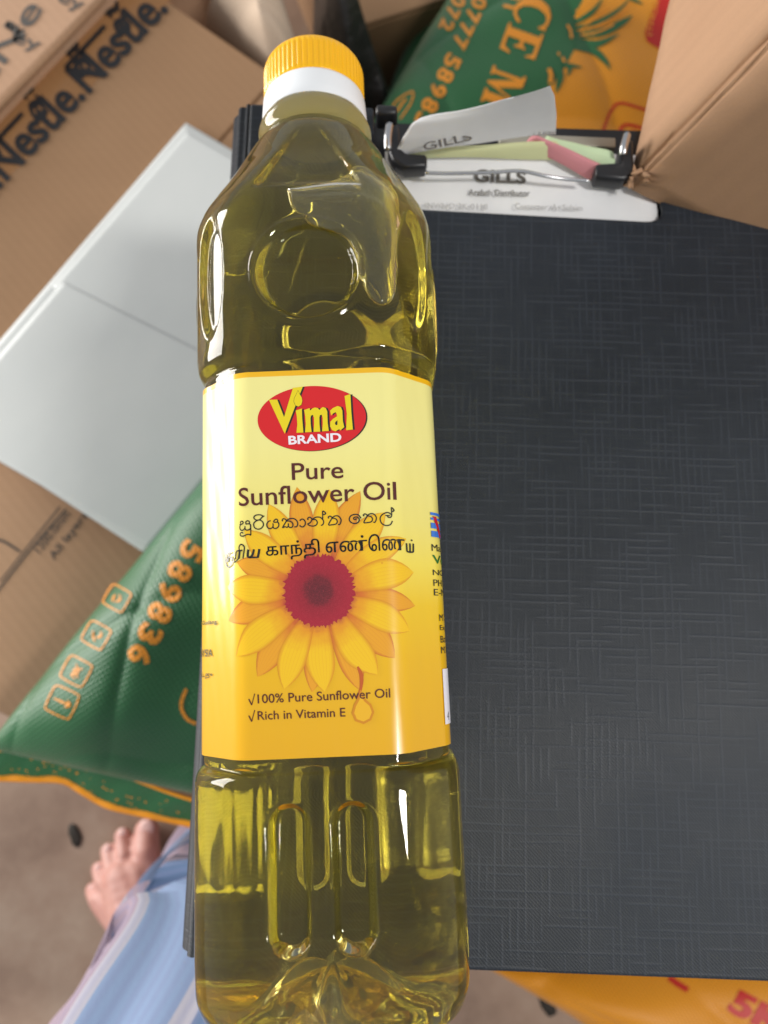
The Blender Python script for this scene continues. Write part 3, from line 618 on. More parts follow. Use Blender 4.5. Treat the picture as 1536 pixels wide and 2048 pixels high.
# falling drop below the petals
DROP1 = ink('drop_amber', srgb(214, 138, 10)); DROP2 = ink('drop_gold', srgb(240, 182, 24)); DROP3 = ink('drop_stem_red', srgb(196, 92, 24))
print_on('drop_stem', lpx(ribbon([(715, 1333), (722, 1350), (722, 1372), (716, 1396)], 8, lambda t: .25 + .75 * math.sin(math.pi * min(.8, t + .1)))), DROP3, .00022)
ds = [(720, 1378), (728, 1396), (742, 1408), (748, 1424), (742, 1440), (727, 1448), (710, 1442), (703, 1426), (708, 1408), (716, 1394)]
print_on('drop_outline', lpx(poly(ds)), DROP1, .00023)
print_on('drop_fill', lpx(poly([(726 + (x - 726) * .78, 1424 + (y - 1424) * .78) for x, y in ds])), DROP2, .00025)

# =================================================================== BOXES
def carton(name, o, e1, e2, z0, z1, mat, label, group=None):
    """o corner, e1 and e2 edge vectors in plan; one closed box with four top flaps meeting under tape"""
    root = empty(name, (o.x, o.y, z0), label, 'box', group)
    P = [Vector((0, 0, 0)), e1, e1 + e2, e2]; t = .004
    slab('carton_body', [(p.x, p.y) for p in P], 0, z1 - z0 - t, mat, root, .003, 2)
    m1 = [(p.x, p.y) for p in [Vector((0, 0, 0)), e1, e1 + e2 * .496, e2 * .496]]; m2 = [(p.x, p.y) for p in [e2 * .504, e1 + e2 * .504, e1 + e2, e2]]
    slab('top_flap', m1, z1 - z0 - t + .0002, z1 - z0, mat, root, .0012, 2); slab('top_flap', m2, z1 - z0 - t + .0002, z1 - z0, mat, root, .0012, 2)
    return root
ZB = .27
e1d = (at(350, 0, ZB) - at(0, 370, ZB)).normalized(); e2d = Vector((e1d.y, -e1d.x, 0))      # along the print; across, to the right
far = at(440, 75, ZB); gap = at(95, 104, ZB)
cx_ = far + e2d * (gap - far).dot(e2d)                     # far left corner
LEN1 = (far - at(0, 800, ZB)).dot(e1d); W1 = .31
o1 = cx_ - e1d * LEN1
nest = carton('carton', o1, e1d * LEN1, e2d * W1, 0, ZB, CARD, 'brown carton with a row of black brand print along its edge', 'stacked cartons')
def flatz(z, root):
    r_ = root.location; return lambda x, y: at(x, y, z) - r_
def brandrow(root, z, p0, p1, h, n, mat=INK, words='Nestle.', lift=.0014):
    p0 = np.array(p0, float); p1 = np.array(p1, float)
    for k in range(n):
        a = p0 + (p1 - p0) * k / n; b = p0 + (p1 - p0) * (k + .97) / n; e = (b - a) / np.hypot(*(b - a)); up = np.array([e[1], -e[0]])
        vf = px_text(words, a, b, h, .028)
        bar0 = a + e * 6 + up * (h * 1.02); bar1 = a + (b - a) * .52 + up * (h * 1.02)
        bar = ribbon([bar0, (bar0 + bar1) / 2, bar1], h * .13, None, 2)
        decal('lettering', joinp(vf, bar), flatz(z + lift, root), mat, root)
brandrow(nest, ZB, (-150, 540), (345, 15), 72, 3)
# second, half hidden row of print across the flap joint
for a, b in [((266, 62), (230, -8)), ((188, 146), (148, 68)), ((98, 232), (58, 150)), ((10, 318), (-30, 240))]:
    decal('lettering', px_text('at', a, b, 38, .02), flatz(ZB + .0012, nest), INK, nest)
# packing tape over the joint
tp = M('packing_tape', srgb(190, 132, 74), .18, Alpha=.35)
tpp = [np.array((-260, 560.)), np.array((420, -150.))]
decal('tape', poly([(-260, 520), (400, -178), (452, -120), (-200, 590)]), flatz(ZB + .0008, nest), tp.m, nest)
# upper left carton, a little higher, its raw board edge towards the gap
ZU = .285
ou = at(192, -2, ZU); e1u = (at(192, -2, ZU) - at(0, 196, ZU)).normalized(); e2u = Vector((e1u.y, -e1u.x, 0))
up_ = carton('carton', ou - e1u * .40 - e2u * .26 + e1u * .12, e1u * .40, e2u * .26, 0, ZU, CARDP, 'pale pinkish carton with crossed brand print behind a dark gap', 'stacked cartons')
for a, b, h in [((10, 130), (88, 20), 48), ((-95, 250), (5, 140), 48), ((100, -30), (160, -110), 48)]: decal('lettering', px_text('Ne', a, b, h, .012), flatz(ZU + .0006, up_), INKG, up_)
for a, b, h in [((20, 92), (75, 110), 26), ((110, 10), (160, 30), 26), ((5, 60), (40, 80), 24), ((128, -20), (165, 2), 24)]: decal('lettering', px_text('ey', a, b, h, .012), flatz(ZU + .0006, up_), INKG, up_)
fl_ = [at(-60, 262, ZU), at(205, -15, ZU)]
tube('board_edge', [p - up_.location + Vector((0, 0, -.003)) for p in fl_], .0028, CARDX, up_)
# lower carton with printed frame
Z2B = .25
ob = at(-10, 1420, Z2B); e2b = (at(350, 1612, Z2B) - ob).normalized(); e1b = Vector((-e2b.y, e2b.x, 0))
low = carton('carton', ob - e2b * .12, e1b * .205, e2b * .36, 0, Z2B, CARD2, 'tan carton with a printed frame and small black text, beneath the green bag', 'stacked cartons')
for pts, w in [([(0, 1176), (60, 1100), (132, 1018)], 4), ([(0, 1163), (58, 1090), (120, 1013)], 3), ([(-30, 1075), (5, 1082), (40, 1103)], 5), ([(-150, 1350), (-60, 1250), (0, 1176)], 4)]:
    decal('printed_line', ribbon(pts, w), flatz(Z2B + .0005, low), INKD, low)
decal('lettering', px_text('1200.0mm', (80, 1108), (142, 1030), 17, .008), flatz(Z2B + .0005, low), INKD, low)
decal('lettering', px_text('All layers', (112, 1124), (180, 1034), 21, .012), flatz(Z2B + .0005, low), INKD, low)

# white folded sheets on the cartons
wp = M('sheet_white', srgb(208, 210, 207), .5); v = wp.coord(); wp.color(wp.ramp(wp.noise(v, 9, 5), [(.3, srgb(202, 205, 203)), (.7, srgb(212, 214, 211))])); wp.bump(wp.noise(v, 14, 3), .10, .004)
ZP = .281
packet = empty('paper_packet', at(190, 700, .270), 'white folded paper packet lying on the cartons left of the file', 'paper')
def psheet(pts, z, thick, wob, seed):
    c = [at(x, y, z) - packet.location for x, y in pts]; o = sheet('sheet', *c, wp.m, 0, 46, 46, wob, seed, thick); o.parent = packet
psheet([(-130, 832), (292, 1108), (800, 500), (372, 246)], ZP - .0065, .0030, .0002, 21)
psheet([(-124, 852), (300, 1096), (560, 780), (126, 562)], ZP - .0058, .0004, .0, 22)
psheet([(104, 574), (520, 800), (790, 505), (374, 262)], ZP - .0060, .0003, .0, 23)

# tall carton standing on the file's far right corner
def rotm(a, b, c): return Matrix.Rotation(c, 3, 'Z') @ Matrix.Rotation(b, 3, 'Y') @ Matrix.Rotation(a, 3, 'X')
Rb = rotm(R(-8), R(16), R(-18)); P0 = at(1252, 380, FILE_Z + .0015)
kb = bpy.data.objects.new('kraft_carton', None); COL.objects.link(kb); kb.location = P0; kb.rotation_euler = Rb.to_euler()
tag(kb, 'open brown kraft carton with a scuffed corner standing on the black file', 'box')
bm = bmesh.new()
def bx(bm, x0, x1, y0, y1, z0, z1):
    r = bmesh.ops.create_cube(bm, size=1); 
    for v_ in r['verts']: v_.co = Vector(((x0 + x1) / 2 + v_.co.x * (x1 - x0), (y0 + y1) / 2 + v_.co.y * (y1 - y0), (z0 + z1) / 2 + v_.co.z * (z1 - z0)))
def panel(name, dims, seed):
    bm = bmesh.new(); bx(bm, *dims); bmesh.ops.bevel(bm, geom=bm.edges[:], offset=.0018, segments=3, affect='EDGES'); bmesh.ops.subdivide_edges(bm, edges=[e for e in bm.edges if e.calc_length() > .05], cuts=14, use_grid_fill=True)
    r = random.Random(seed)
    for v_ in bm.verts: v_.co += Vector((r.uniform(-1, 1), r.uniform(-1, 1), r.uniform(-1, 1))) * .00025
    bm_obj(name, bm, CARDX, kb, True)
panel('front_panel', (0.0005, .20, 0, .004, 0, .13), 1); panel('side_panel', (0, .004, .0045, .22, 0, .13), 2); panel('bottom_panel', (.0045, .20, .0045, .22, 0.0003, .0043), 3); panel('back_panel', (.0045, .20, .216, .22, .0046, .13), 4); panel('side_panel', (.196, .20, .0045, .2155, .0046, .13), 5); panel('top_panel', (.0005, .20, .0005, .22, .1303, .134), 6)
# scuffed paper fibres at the corner
for q in range(9):
    p = Vector((random.uniform(-.002, .004), random.uniform(-.002, .003), random.uniform(0.0, .012))); d = Vector((random.uniform(-1, .3), random.uniform(-1, .3), random.uniform(-.3, .8))).normalized()
    tube('torn_fibre', [p, p + d * .003, p + d * .005 + Vector((0, 0, .001))], [.0012, .0008, .0002], CARDX, kb, 5)

# =================================================================== RICE BAGS
def bagmat(name, col, dark):
    a = M(name, col, .42); v = a.coord(); a.b.inputs['Sheen Weight'].default_value = .14
    w1 = a.n('ShaderNodeTexWave', bands_direction='X'); w1.inputs['Scale'].default_value = 120; w2 = a.n('ShaderNodeTexWave', bands_direction='Y'); w2.inputs['Scale'].default_value = 120
    vr = a.coord((1, 1, 1), (0, 0, R(58))); a.l(vr, w1.inputs['Vector']); a.l(vr, w2.inputs['Vector'])
    we = a.math('MULTIPLY', w1.outputs['Fac'], w2.outputs['Fac']); n = a.noise(v, 18, 4)
    a.color(a.mix(a.math('MULTIPLY', we, .75), a.mix(n, col, dark), (col[0] * .55, col[1] * .6, col[2] * .6, 1))); a.bump(we, .5, .0007); return a.m
BG = bagmat('bag_green', srgb(30, 106, 54), srgb(20, 88, 42)); BO = bagmat('bag_orange', srgb(240, 156, 6), srgb(232, 146, 6)); BT = flat('bag_thread', srgb(236, 150, 14), .6); BP = bagmat('bag_print_orange', srgb(240, 152, 20), srgb(236, 146, 10)); BR_ = flat('bag_print_red', srgb(196, 30, 16), .5)
class Bag:
    def __init__(s, name, quad, zseam, up, dn, label, mats, pick=None, seed=0, n=150, ex=.45, group='rice bags'):
        s.q = [Vector(p).xy for p in quad]; s.z = zseam; s.up = up; s.ex = ex; r = np.random.default_rng(seed); s.ph = r.uniform(0, 6, 8)
        c = sum((Vector((p.x, p.y, 0)) for p in s.q), Vector()) / 4; s.root = empty(name, (c.x, c.y, zseam - dn), label, 'rice bag', group)
        vs = []
        for j in range(n):
            for i in range(n):
                u, w = .5 - .5 * math.cos(math.pi * i / (n - 1)), .5 - .5 * math.cos(math.pi * j / (n - 1)); x, y = s.plan(u, w); vs.append(Vector((x, y, zseam + s.h(u, w))))
        t = len(vs)
        for j in range(n):
            for i in range(n):
                u, w = .5 - .5 * math.cos(math.pi * i / (n - 1)), .5 - .5 * math.cos(math.pi * j / (n - 1)); x, y = s.plan(u, w); vs.append(Vector((x, y, zseam - min(dn, dn * 1.25 * s.pil(u, w)))))
        fs = grid_faces(n, n) + [tuple(i + t for i in f[::-1]) for f in grid_faces(n, n)]
        s.body = mk('sack', [v_ - s.root.location for v_ in vs], fs, mats, s.root, True)
        b = bmesh.new(); b.from_mesh(s.body.data); bmesh.ops.remove_doubles(b, verts=b.verts[:], dist=1e-6); bmesh.ops.recalc_face_normals(b, faces=b.faces[:]); b.to_mesh(s.body.data); b.free()
        if pick:
            for p in s.body.data.polygons:
                p.material_index = pick(*project(Vector(p.center) + s.root.location))
    def plan(s, u, w):
        a, b, c, d = s.q; p = a * (1 - u) * (1 - w) + b * u * (1 - w) + c * u * w + d * (1 - u) * w; return p.x, p.y
    def pil(s, u, w):
        f = lambda t: max(0.0, 1 - abs(2 * t - 1) ** 3.2) ** s.ex
        return f(u) * f(w)
    def h(s, u, w):
        return s.up * s.pil(u, w) - s.pil(u, w) * .0035 * (1 - abs(math.sin(7 * u + 5 * w + s.ph[3] + .8 * math.sin(6 * w)))) ** 3 - s.pil(u, w) * .003 * (1 - abs(math.sin(9 * w - 4 * u + s.ph[4] + .7 * math.sin(5 * u)))) ** 4 + .0035 * s.pil(u, w) * (math.sin(9 * u + s.ph[0] + 4 * w) + .7 * math.sin(13 * w + s.ph[1] - 5 * u) + .5 * math.sin(23 * u + 7 * w + s.ph[2]))
    def z_at(s, x, y):
        u = w = .5; p = Vector((x, y))
        for _ in range(12):
            q = Vector(s.plan(u, w)); du = Vector(s.plan(u + 1e-3, w)) - q; dw = Vector(s.plan(u, w + 1e-3)) - q; r = p - q; det = du.x * dw.y - du.y * dw.x
            u += 1e-3 * (r.x * dw.y - r.y * dw.x) / det; w += 1e-3 * (du.x * r.y - du.y * r.x) / det; u = min(1, max(0, u)); w = min(1, max(0, w))
        return s.z + s.h(u, w)
    def put(s, name, vf, mat, lift=.0005, maxlen=14):
        return decal(name, vf, lambda x, y: on(x, y, lambda a, b: s.z_at(a, b) + lift, s.z + s.up * .8) - s.root.location, mat, s.root, maxlen)
def q_(pts, z): return [at(x, y, z) for x, y in pts]
# left bag, on the tan carton
bagL = Bag('rice_bag', q_([(590, 745), (-25, 1496), (520, 1612), (900, 1120)], .300), .300, .044, .0495, 'green woven rice bag with orange phone number, lying on the tan carton', [BG], None, 3)
for i_, (s_, p) in enumerate(zip('589836', [(388, 1100), (364, 1140), (343, 1181), (324, 1223), (304, 1266), (284, 1308)])):
    d = np.array((-.46, .89)); a = np.array(p) - d * 17 + np.array((-26, -10)); bagL.put('lettering', px_text(s_, a, a + d * 36, 50, .038), BP)
def icon(bag, c, d, sz, mark):
    d = np.array(d, float); d /= np.hypot(*d); n_ = np.array((d[1], -d[0])); c = np.array(c, float)
    P = lambda a, b: tuple(c + d * a * sz + n_ * b * sz)
    fr = [P(-.5, -.36), P(-.5, .36), P(-.36, .5), P(.36, .5), P(.5, .36), P(.5, -.36), P(.36, -.5), P(-.36, -.5), P(-.5, -.36)]
    parts = [ribbon(fr, 3.2, None, 3)]
    for m_ in mark: parts.append(ribbon([P(*q) for q in m_], 5, lambda t: .4 + .6 * math.sin(math.pi * t), 4))
    bag.put('printed_icon', joinp(*parts), BP)
icon(bagL, (234, 1196), (-.5, .87), 44, [[(-.2, 0), (0, .15), (.2, 0)], [(-.1, -.15), (.1, -.15), (.25, -.1)]])
icon(bagL, (192, 1270), (-.5, .87), 46, [[(-.25, .1), (-.05, .2), (.1, .05)], [(-.1, -.2), (.1, -.1), (.28, .1)]])
icon(bagL, (152, 1342), (-.48, .88), 50, [[(-.25, -.15), (0, .1), (.2, -.1), (.3, .1)], [(-.2, .2), (0, -.1), (.2, .2)]])
icon(bagL, (124, 1404), (-.42, .9), 54, [[(0, -.35), (0, 0), (0, .2)], [(-.15, .15), (0, .3), (.15, .15)], [(-.12, .18), (0, .24), (.12, .18)]])
bagL.put('printed_icon', ribbon([(372, 1378), (362, 1410), (372, 1436), (392, 1448)], 7, None, 4), BP)
# hem with orange thread
ht = spline([(-40, 1494, 0), (0, 1500, 0), (60, 1494, 0), (115, 1497, 0), (160, 1512, 0), (215, 1536, 0), (280, 1562, 0), (350, 1588, 0), (470, 1625, 0)], 6)
hb = spline([(-40, 1555, 0), (0, 1555, 0), (60, 1557, 0), (125, 1560, 0), (165, 1582, 0), (215, 1610, 0), (280, 1626, 0), (350, 1641, 0), (470, 1668, 0)], 6)
hv = []
for k in range(6):
    for i in range(len(ht)):
        p = ht[i] * (1 - k / 5) + hb[i] * k / 5; hv.append(at(p[0], p[1], .302 - .012 * k / 5 + .0015 * math.sin(i * .9 + k)) - bagL.root.location)
nt_ = len(hv); hv += [p - Vector((0, 0, .0025)) for p in hv]; nn = len(ht)
hf = grid_faces(nn, 6) + [tuple(i + nt_ for i in f[::-1]) for f in grid_faces(nn, 6)]
hem = mk('hem', hv, hf, BG, bagL.root, True)
tube('hem_piping', [hv[5 * nn + i] - Vector((0, 0, .001)) for i in range(nn)], .0026, BT, bagL.root)
tube('seam_thread', [hv[i] + Vector((0, 0, .001)) for i in range(nn)], .0011, BT, bagL.root)
stv = []
for i in range(110):
    u = random.uniform(0, nn - 2); k = random.uniform(2.0, 4.8); i0 = int(u); p = hv[int(k) * nn + i0].lerp(hv[int(k) * nn + i0 + 1], u - i0) + Vector((0, random.uniform(-.004, .004), .0006)); d = Vector((random.uniform(.5, 1), random.uniform(-.5, .2), 0)) * .0017
    stv.append((p, d))
V = []; F = []
for p, d in stv:
    n0 = len(V); s_ = Vector((-d.y, d.x, 0)) * .18; V += [p - s_, p + d - s_, p + d + s_, p + s_]; F.append((n0, n0 + 1, n0 + 2, n0 + 3))
o = mk('frayed_print', V, F, BP, bagL.root); o['kind'] = 'stuff'

# bags stacked beyond the file
def pick2(x, y):
    bd_ = [(-400, 1290), (-100, 1200), (0, 1168), (33, 1152), (91, 1158), (114, 1143), (137, 1131), (176, 1096), (260, 1078), (700, 1000)]
    xb = np.interp(y, [b[0] for b in bd_], [b[1] for b in bd_]); return 0 if x < xb else 1
bagR = Bag('rice_bag', q_([(1015, -190), (655, 410), (1560, 640), (1900, -120)], .215), .215, .062, .055, 'green and orange rice bag with a palm print, beyond the clip', [BG, BO], pick2, 8, 260)
bagU = Bag('rice_bag', q_([(840, 5), (640, 560), (1560, 700), (1650, -80)], .10), .09, .075, .089, 'green rice bag lowest in its stack, one corner poking out', [BG], None, 9, 60)
def serif(ch, p, d, L, w):      # p: start of the base line, d: reading direction, L: letter length, w: letter height
    d = np.array(d, float); d /= np.hypot(*d); n_ = np.array((d[1], -d[0])); p = np.array(p, float)
    G = {'C': [[(.95, .78), (.95, 1.0), (.87, .96), (.72, 1.0), (.45, 1.0), (.18, .86), (.04, .62), (.04, .38), (.18, .14), (.45, 0), (.75, 0), (.96, .16), (.97, .26), (.92, .26), (.74, .10), (.58, .08), (.42, .2), (.34, .4), (.34, .62), (.44, .84), (.6, .92), (.78, .9), (.9, .78)]],
         'E': [[(0, 0), (.95, 0), (1, .3), (.95, .3), (.8, .1), (.45, .1), (.45, .46), (.6, .46), (.68, .34), (.72, .34), (.72, .66), (.68, .66), (.6, .56), (.45, .56), (.45, .9), (.78, .9), (.9, .72), (.94, .72), (.92, 1), (0, 1), (0, .94), (.14, .92), (.14, .08), (0, .06)]],
         'M': [[(0, 0), (.26, 0), (.26, .06), (.2, .1), (.2, .75), (.46, 0), (.52, 0), (.76, .78), (.76, .1), (.68, .06), (.68, 0), (1.1, 0), (1.1, .06), (1.0, .1), (1.0, .9), (1.1, .94), (1.1, 1), (.78, 1), (.56, .34), (.34, 1), (0, 1), (0, .94), (.1, .9), (.1, .1), (0, .06)]]}
    return joinp(*[poly([tuple(p + d * (x * L) + n_ * (y * w)) for x, y in g]) for g in G[ch]])
rd = (-.34, .94)
bagR.put('lettering', serif('C', (1042, -18), rd, 62, 74), BP); bagR.put('lettering', serif('E', (1018, 44), rd, 58, 74), BP); bagR.put('lettering', serif('M', (987, 130), rd, 70, 70), BP)
bagR.put('lettering', px_text('RI', (1075, -150), (1048, -40), 72, .04), BP)
for i_, (s_, p) in enumerate(zip('0777', [(958, 5), (945, 32), (932, 58), (920, 84)])):
    d = np.array((-.42, .9)); a = np.array(p) - d * 12 + np.array((-14, -6)); bagR.put('lettering', px_text(s_, a, a + d * 24, 30, .03), BP)
for i_, (s_, p) in enumerate(zip('589836', [(905, 122), (891, 150), (876, 180), (860, 210), (846, 240), (832, 270)])):
    d = np.array((-.45, .89)); a = np.array(p) - d * 13 + np.array((-15, -7)); bagR.put('lettering', px_text(s_, a, a + d * 26, 33, .03), BP)
for i_, (s_, p) in enumerate(zip('072', [(916, 2), (904, 26), (893, 50)])):
    d = np.array((-.42, .9)); a = np.array(p) - d * 11 + np.array((-12, -6)); bagR.put('lettering', px_text(s_, a, a + d * 22, 28, .03), BP)
bagR.put('printed_icon', joinp(ribbon([(785, 232), (790, 205), (824, 183), (822, 205), (800, 238)], 3), ribbon([(795, 222), (803, 208), (812, 198)], 4)), BP)
bagR.put('lettering', px_text('11', (1012, -12), (1006, 14), 30, .03), BP)
Z4 = lambda pts: [(840 + x / 3.072, y / 3.072) for x, y in pts]
tp_ = lambda t: max(.03, math.sin(math.pi * min(1, .25 + t * .75)) ** .8)
for pts, w in [([(960, 170), (1100, 130), (1220, 60), (1310, -30)], 9), ([(960, 215), (1120, 195), (1240, 140), (1308, 92)], 17), ([(950, 250), (1060, 270), (1130, 255), (1230, 205)], 15), ([(950, 285), (1060, 310), (1130, 365), (1172, 430)], 15), ([(900, 400), (940, 405), (1000, 415)], 8), ([(880, 380), (920, 420), (905, 470)], 10), ([(830, 400), (860, 470), (835, 575)], 16), ([(950, 140), (1060, 70), (1130, -20)], 10), ([(1290, -10), (1330, 5), (1372, 28)], 7)]:
    bagR.put('palm_frond', ribbon(Z4(pts), w, tp_), BG, .0006)
for pts, w in [([(985, 190), (1110, 150), (1240, 75), (1290, 10)], 4), ([(985, 215), (1080, 200), (1190, 150)], 4), ([(1000, 165), (1080, 110), (1150, 40)], 3), ([(905, 150), (925, 190), (930, 235)], 5), ([(875, 350), (890, 380)], 5), ([(792, 420), (805, 460), (800, 510)], 8), ([(962, 60), (972, 75)], 5), ([(850, 320), (856, 340)], 4)]:
    bagR.put('palm_vein', ribbon(Z4(pts), w), BP, .0009)  # thin yellow veins printed on the palm
bagR.put('printed_badge', poly([(1348, -20), (1338, 92), (1318, 97), (1294, 82), (1290, 64), (1322, -20)]), BR_, .0006)
bagR.put('lettering', px_text('(THOR', (1304, 73), (1322, 0), 12, .02), BP, .0010)
bagR.put('printed_frame', joinp(ribbon([(1206, 262), (1222, 222), (1240, 206), (1280, 216), (1330, 232)], 5, None, 5), ribbon([(1234, 272), (1246, 252), (1262, 250), (1290, 258)], 6, None, 5), ribbon([(1252, 268), (1266, 262), (1276, 270)], 5, None, 5)), BR_, .0006)
# orange bag near the lap, on the floor
bagO = Bag('rice_bag', q_([(930, 1905), (1300, 2095), (2000, 2500), (1700, 1850)], .07), .07, .065, .0695, 'orange rice bag with red print under the lower edge of the file', [BO], None, 12, 90)
bagO.put('lettering', px_text('5KG', (1452, 2022), (1620, 2110), 52, .05), BR_)
bagO.put('lettering', ribbon([(1338, 1955), (1356, 1968), (1376, 1980)], 12, None, 4), BR_)

# =================================================================== THINGS BEHIND
def mound(name, pts, z0, ztop, mat, fold, seed, label, cat, freq=9.0, dirn=(1, 0)):
    """crumpled soft thing over a plan outline; folds run across dirn"""
    P = [at(x, y, ztop - .05) for x, y in pts]; c = sum(P, Vector()) / len(P); root = empty(name, (c.x, c.y, z0), label, cat)
    P = spline([(p.x, p.y) for p in P] + [(P[0].x, P[0].y)], 10)[:-1]; n = len(P); K = 34; r = np.random.default_rng(seed); ph = r.uniform(0, 6, 10); vs = []
    for k in range(K + 1):
        t = k / K
        for i in range(n):
            x = c.x + (P[i][0] - c.x) * t; y = c.y + (P[i][1] - c.y) * t; q = (x * dirn[0] + y * dirn[1]); q2 = (-x * dirn[1] + y * dirn[0])
            f_ = math.sin(q * freq * 6 + ph[0] + 2.2 * math.sin(q2 * 18 + ph[1])) + .6 * math.sin(q * freq * 14 + q2 * 25 + ph[2]) + .35 * math.sin(q * 190 + q2 * 140 + ph[3])
            z = (ztop - z0) * max(0, 1 - t ** 3.5) ** .55 * (1 - .15 * t) + fold * f_ * (1 - t ** 6)
            vs.append(Vector((x - c.x, y - c.y, max(0.0, z) if t < 1 else 0)))
    fs = grid_faces(n, K + 1, True) + [tuple(range(K * n, K * n + n))[::-1]]
    o = mk(name + '_body' if False else 'cloth_body', vs, fs, mat, root, True); b = bmesh.new(); b.from_mesh(o.data); bmesh.ops.remove_doubles(b, verts=b.verts[:], dist=1e-6); bmesh.ops.recalc_face_normals(b, faces=b.faces[:]); b.to_mesh(o.data); b.free(); return root
jm = M('beige_cloth', srgb(196, 174, 152), .85); jm.bump(jm.noise(jm.coord(), 500, 2), .4, .001)
mound('cloth_sack', [(330, -60), (420, 40), (500, 130), (570, 215), (640, 205), (640, 120), (600, 30), (560, -80), (430, -160)], 0, .31, jm.m, .016, 1, 'beige cloth sack with deep folds behind the brand carton', 'sack', 8, (.85, .5))
bp = M('black_polythene', (.018, .016, .015, 1), .38); bp.bump(bp.noise(bp.coord(), 38, 4), .5, .01)
mound('plastic_bag', [(600, -120), (590, 20), (630, 120), (700, 215), (790, 225), (812, 165), (745, 80), (700, 10), (660, -120)], 0, .28, bp.m, .013, 2, 'crumpled black plastic bag behind the yellow cap', 'plastic bag', 11, (.9, -.3))
obx = at(655, -20, .20); 
bcar = carton('carton', Vector((.0, .55, 0)), Vector((-.10, .28, 0)), Vector((.30, .11, 0)), 0, .16, CARD, 'plain brown carton between the black bag and the rice bags', 'stacked cartons')
bcar.location = (at(690, 60, .16).x, at(690, 60, .16).y, 0)

# =================================================================== PERSON: foot, shin and striped sarong
def blob(name, segs, mat, parent, voxel=.003, smooth=8):
    bm = bmesh.new()
    for p1, r1, p2, r2 in segs:
        n = max(3, int((p2 - p1).length / (min(r1, r2) * .35)))
        for k in range(n + 1):
            t = k / n; bmesh.ops.create_icosphere(bm, subdivisions=2, radius=r1 + (r2 - r1) * t, matrix=Matrix.Translation(p1.lerp(p2, t)))
    me = bpy.data.meshes.new(name); bm.to_mesh(me); bm.free(); o = bpy.data.objects.new(name, me); COL.objects.link(o)
    m = o.modifiers.new('r', 'REMESH'); m.mode = 'VOXEL'; m.voxel_size = voxel; m2 = o.modifiers.new('s', 'SMOOTH'); m2.iterations = smooth; m2.factor = .5
    dg = bpy.context.evaluated_depsgraph_get(); me2 = bpy.data.meshes.new_from_object(o.evaluated_get(dg)); bpy.data.objects.remove(o); bpy.data.meshes.remove(me)
    return link(name, me2, mat, parent, True)
sk = M('skin', srgb(196, 146, 134), .5); sk.b.inputs['Subsurface Weight'].default_value = .1; sk.b.inputs['Subsurface Radius'].default_value = (.01, .004, .002)
sk.color(sk.ramp(sk.noise(sk.coord(), 40, 4), [(.3, srgb(184, 128, 116)), (.7, srgb(206, 158, 146))]))
fo = at(270, 1830, 0); person = empty('person', (fo.x, fo.y, 0), 'bare left foot on the floor below a pink and blue striped sarong', 'person')
FP = lambda x, y, z: at(x, y, z) - person.location
ank = FP(330, 1960, .075); heel = FP(335, 2060, .03)
segs = [(heel, .028, FP(285, 1850, .040), .030), (ank, .034, FP(285, 1850, .045), .029), (FP(285, 1850, .04), .028, FP(250, 1765, .026), .022), (FP(270, 1850, .03), .022, FP(215, 1800, .018), .016), (FP(310, 1850, .035), .024, FP(298, 1750, .022), .019), (FP(285, 1840, .04), .024, FP(275, 1755, .026), .020)]
for (bx_, by_), (tx_, ty_), r1, r2, zt in [((215, 1812), (186, 1780), .0092, .0078, .010), ((226, 1788), (198, 1738), .0090, .0076, .011), ((244, 1768), (217, 1702), .0094, .0080, .012), ((266, 1752), (246, 1672), .0098, .0086, .013), ((302, 1750), (294, 1662), .0145, .0125, .014)]:
    b_, t_ = FP(bx_, by_, .022), FP(tx_, ty_, zt); m_ = b_.lerp(t_, .55) + Vector((0, 0, .006)); segs += [(b_, r1, m_, r1 * .92), (m_, r1 * .92, t_, r2)]
knee = FP(330, 2330, .42); segs += [(ank, .034, ank.lerp(knee, .28), .036)]
blob('leg', segs, sk.m, person, .0022, 4)
NAIL = flat('toenail', srgb(226, 186, 178), .3)
for (tx_, ty_), r_ in [((186, 1777), .0040), ((198, 1735), .0040), ((216, 1698), .0044), ((245, 1667), .0048), ((293, 1656), .0075)]:
    bm = bmesh.new(); bmesh.ops.create_uvsphere(bm, u_segments=12, v_segments=8, radius=1, matrix=Matrix.Translation(FP(tx_, ty_, .0185 if r_ < .006 else .0235)) @ Matrix.Diagonal((r_, r_ * 1.1, .0022, 1))); bm_obj('toenail', bm, NAIL, person, True)
# sarong: cloth over the raised shin, knee and lap, stripes along the leg
sm = M('sarong_cloth', (.5, .5, .6, 1), .85); ua = sm.n('ShaderNodeAttribute', attribute_name='along'); sq = sm.n('ShaderNodeSeparateXYZ'); sm.l(ua.outputs['Vector'], sq.inputs[0])
LIL, WHI, BLU, DEN = srgb(160, 140, 152), srgb(178, 174, 184), srgb(134, 154, 186), srgb(92, 114, 146)
cst = sm.ramp(sq.outputs['X'], [(0, LIL), (.375, WHI), (.385, BLU), (.465, WHI), (.485, DEN), (.60, WHI), (.62, LIL), (.8, LIL)], 'CONSTANT')
wa = sm.n('ShaderNodeTexWave', bands_direction='X'); wa.inputs['Scale'].default_value = 26; sm.l(ua.outputs['Vector'], wa.inputs['Vector'])
sm.color(sm.mix(sm.math('MULTIPLY', wa.outputs['Fac'], .32), cst, srgb(126, 132, 168))); sm.bump(sm.noise(sm.coord(), 700, 2), .3, .0006)
path = [(at(440, 1570, .06), .040), (at(365, 1690, .10), .048), (at(300, 1790, .16), .060), (at(222, 1890, .23), .072), (at(128, 2030, .295), .078), (at(60, 2160, .345), .080), (at(10, 2330, .37), .080), (at(-10, 2600, .36), .080)]
cen = []
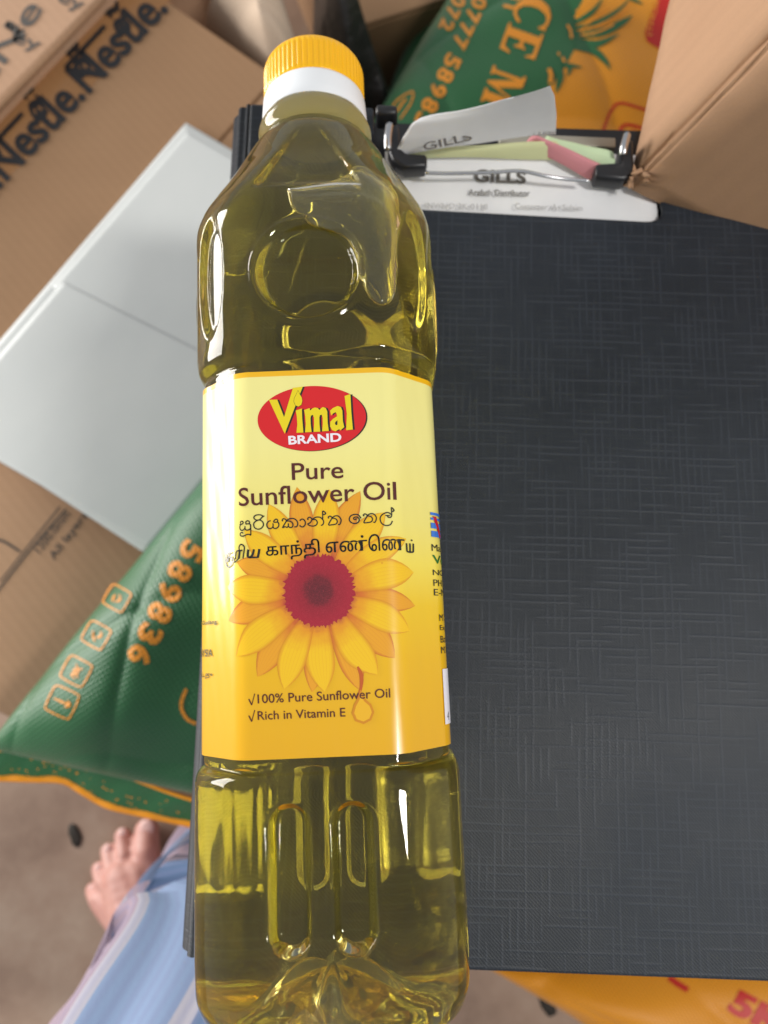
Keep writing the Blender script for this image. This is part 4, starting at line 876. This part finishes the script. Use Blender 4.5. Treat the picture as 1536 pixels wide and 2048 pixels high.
for i, (p, r) in enumerate(path):
    t = path[min(i + 1, len(path) - 1)][0] - path[max(i - 1, 0)][0]; n_ = Vector((-t.y, t.x, 0)).normalized()
    if n_.x < 0: n_ = -n_
    cen.append((p + n_ * r * .96 - Vector((0, 0, r * .35)), r))
cp = [np.array(q) for q in spline([(c_.x, c_.y, c_.z, r) for c_, r in cen], 12)]; NS = 96; vs = []; uvx = []
SA = np.array((350., 1690.)); SD = np.array((105., 2048.)) - SA; SD /= np.hypot(*SD); SN = np.array((-SD[1], SD[0]))   # left outline of the cloth; SN looks left
for q in cp:
    for _ in range(4):
        w_ = max(SN.dot(np.array(project(Vector(q[:3]) + Vector((math.cos(a) * math.cos(b), math.sin(a) * math.cos(b), math.sin(b))) * q[3])) - SA) for a in np.linspace(0, 6.2, 24) for b in (-.4, 0, .4, .8, 1.2))
        q[0] += w_ * (CAMZ - q[2]) / FPX / abs(SN[0])
for i, q in enumerate(cp):
    p = Vector(q[:3]); r = q[3]; t = Vector(cp[min(i + 1, len(cp) - 1)][:3]) - Vector(cp[max(i - 1, 0)][:3]); t.normalize(); a = Vector((t.y, -t.x, 0)).normalized(); 
    if a.x > 0: a = -a
    b = t.cross(a); b = b if b.z > 0 else -b
    for k in range(NS):
        an = 2 * math.pi * k / NS; fold = .0048 * math.sin(7 * an + i * .06) + .0025 * math.sin(13 * an - i * .11 + 1) + .0012 * math.sin(i * .55 + 3 * math.sin(2 * an)) 
        vs.append(p + (a * math.cos(an) * 1.0 + b * math.sin(an)) * (r + fold) - person.location); uvx.append((((an / math.pi + .35) % 2) / 2 if False else (an / math.pi * .5 + .28) % 1.0, i * .02, 0))
so_ = mk('sarong', vs, grid_faces(NS, len(cp), True), sm.m, person, True)
a2 = so_.data.attributes.new('along', 'FLOAT_VECTOR', 'POINT'); a2.data.foreach_set('vector', np.array(uvx, 'f').ravel())

# dark spots in the floor, taken as holes, made as thin flat bodies
def spot(x, y, r, seed, label):
    p = at(x, y, 0); rr = random.Random(seed); bm = bmesh.new(); bmesh.ops.create_icosphere(bm, subdivisions=2, radius=1)
    for v_ in bm.verts: v_.co = Vector((v_.co.x * r * .45, v_.co.y * r, (v_.co.z + 1) * r * .05)) * (1 + rr.uniform(-.18, .18))
    o = bm_obj('floor_spot', bm, flat('dark_spot', (.02, .014, .008, 1), .7), None, True); o.location = p; o.rotation_euler = (0, 0, .35); tag(o, label, 'spot')
spot(150, 1670, .013, 1, 'small dark scrap on the floor beside the bare foot')
spot(1092, 1998, .016, 2, 'small dark scrap on the floor beside the orange bag')
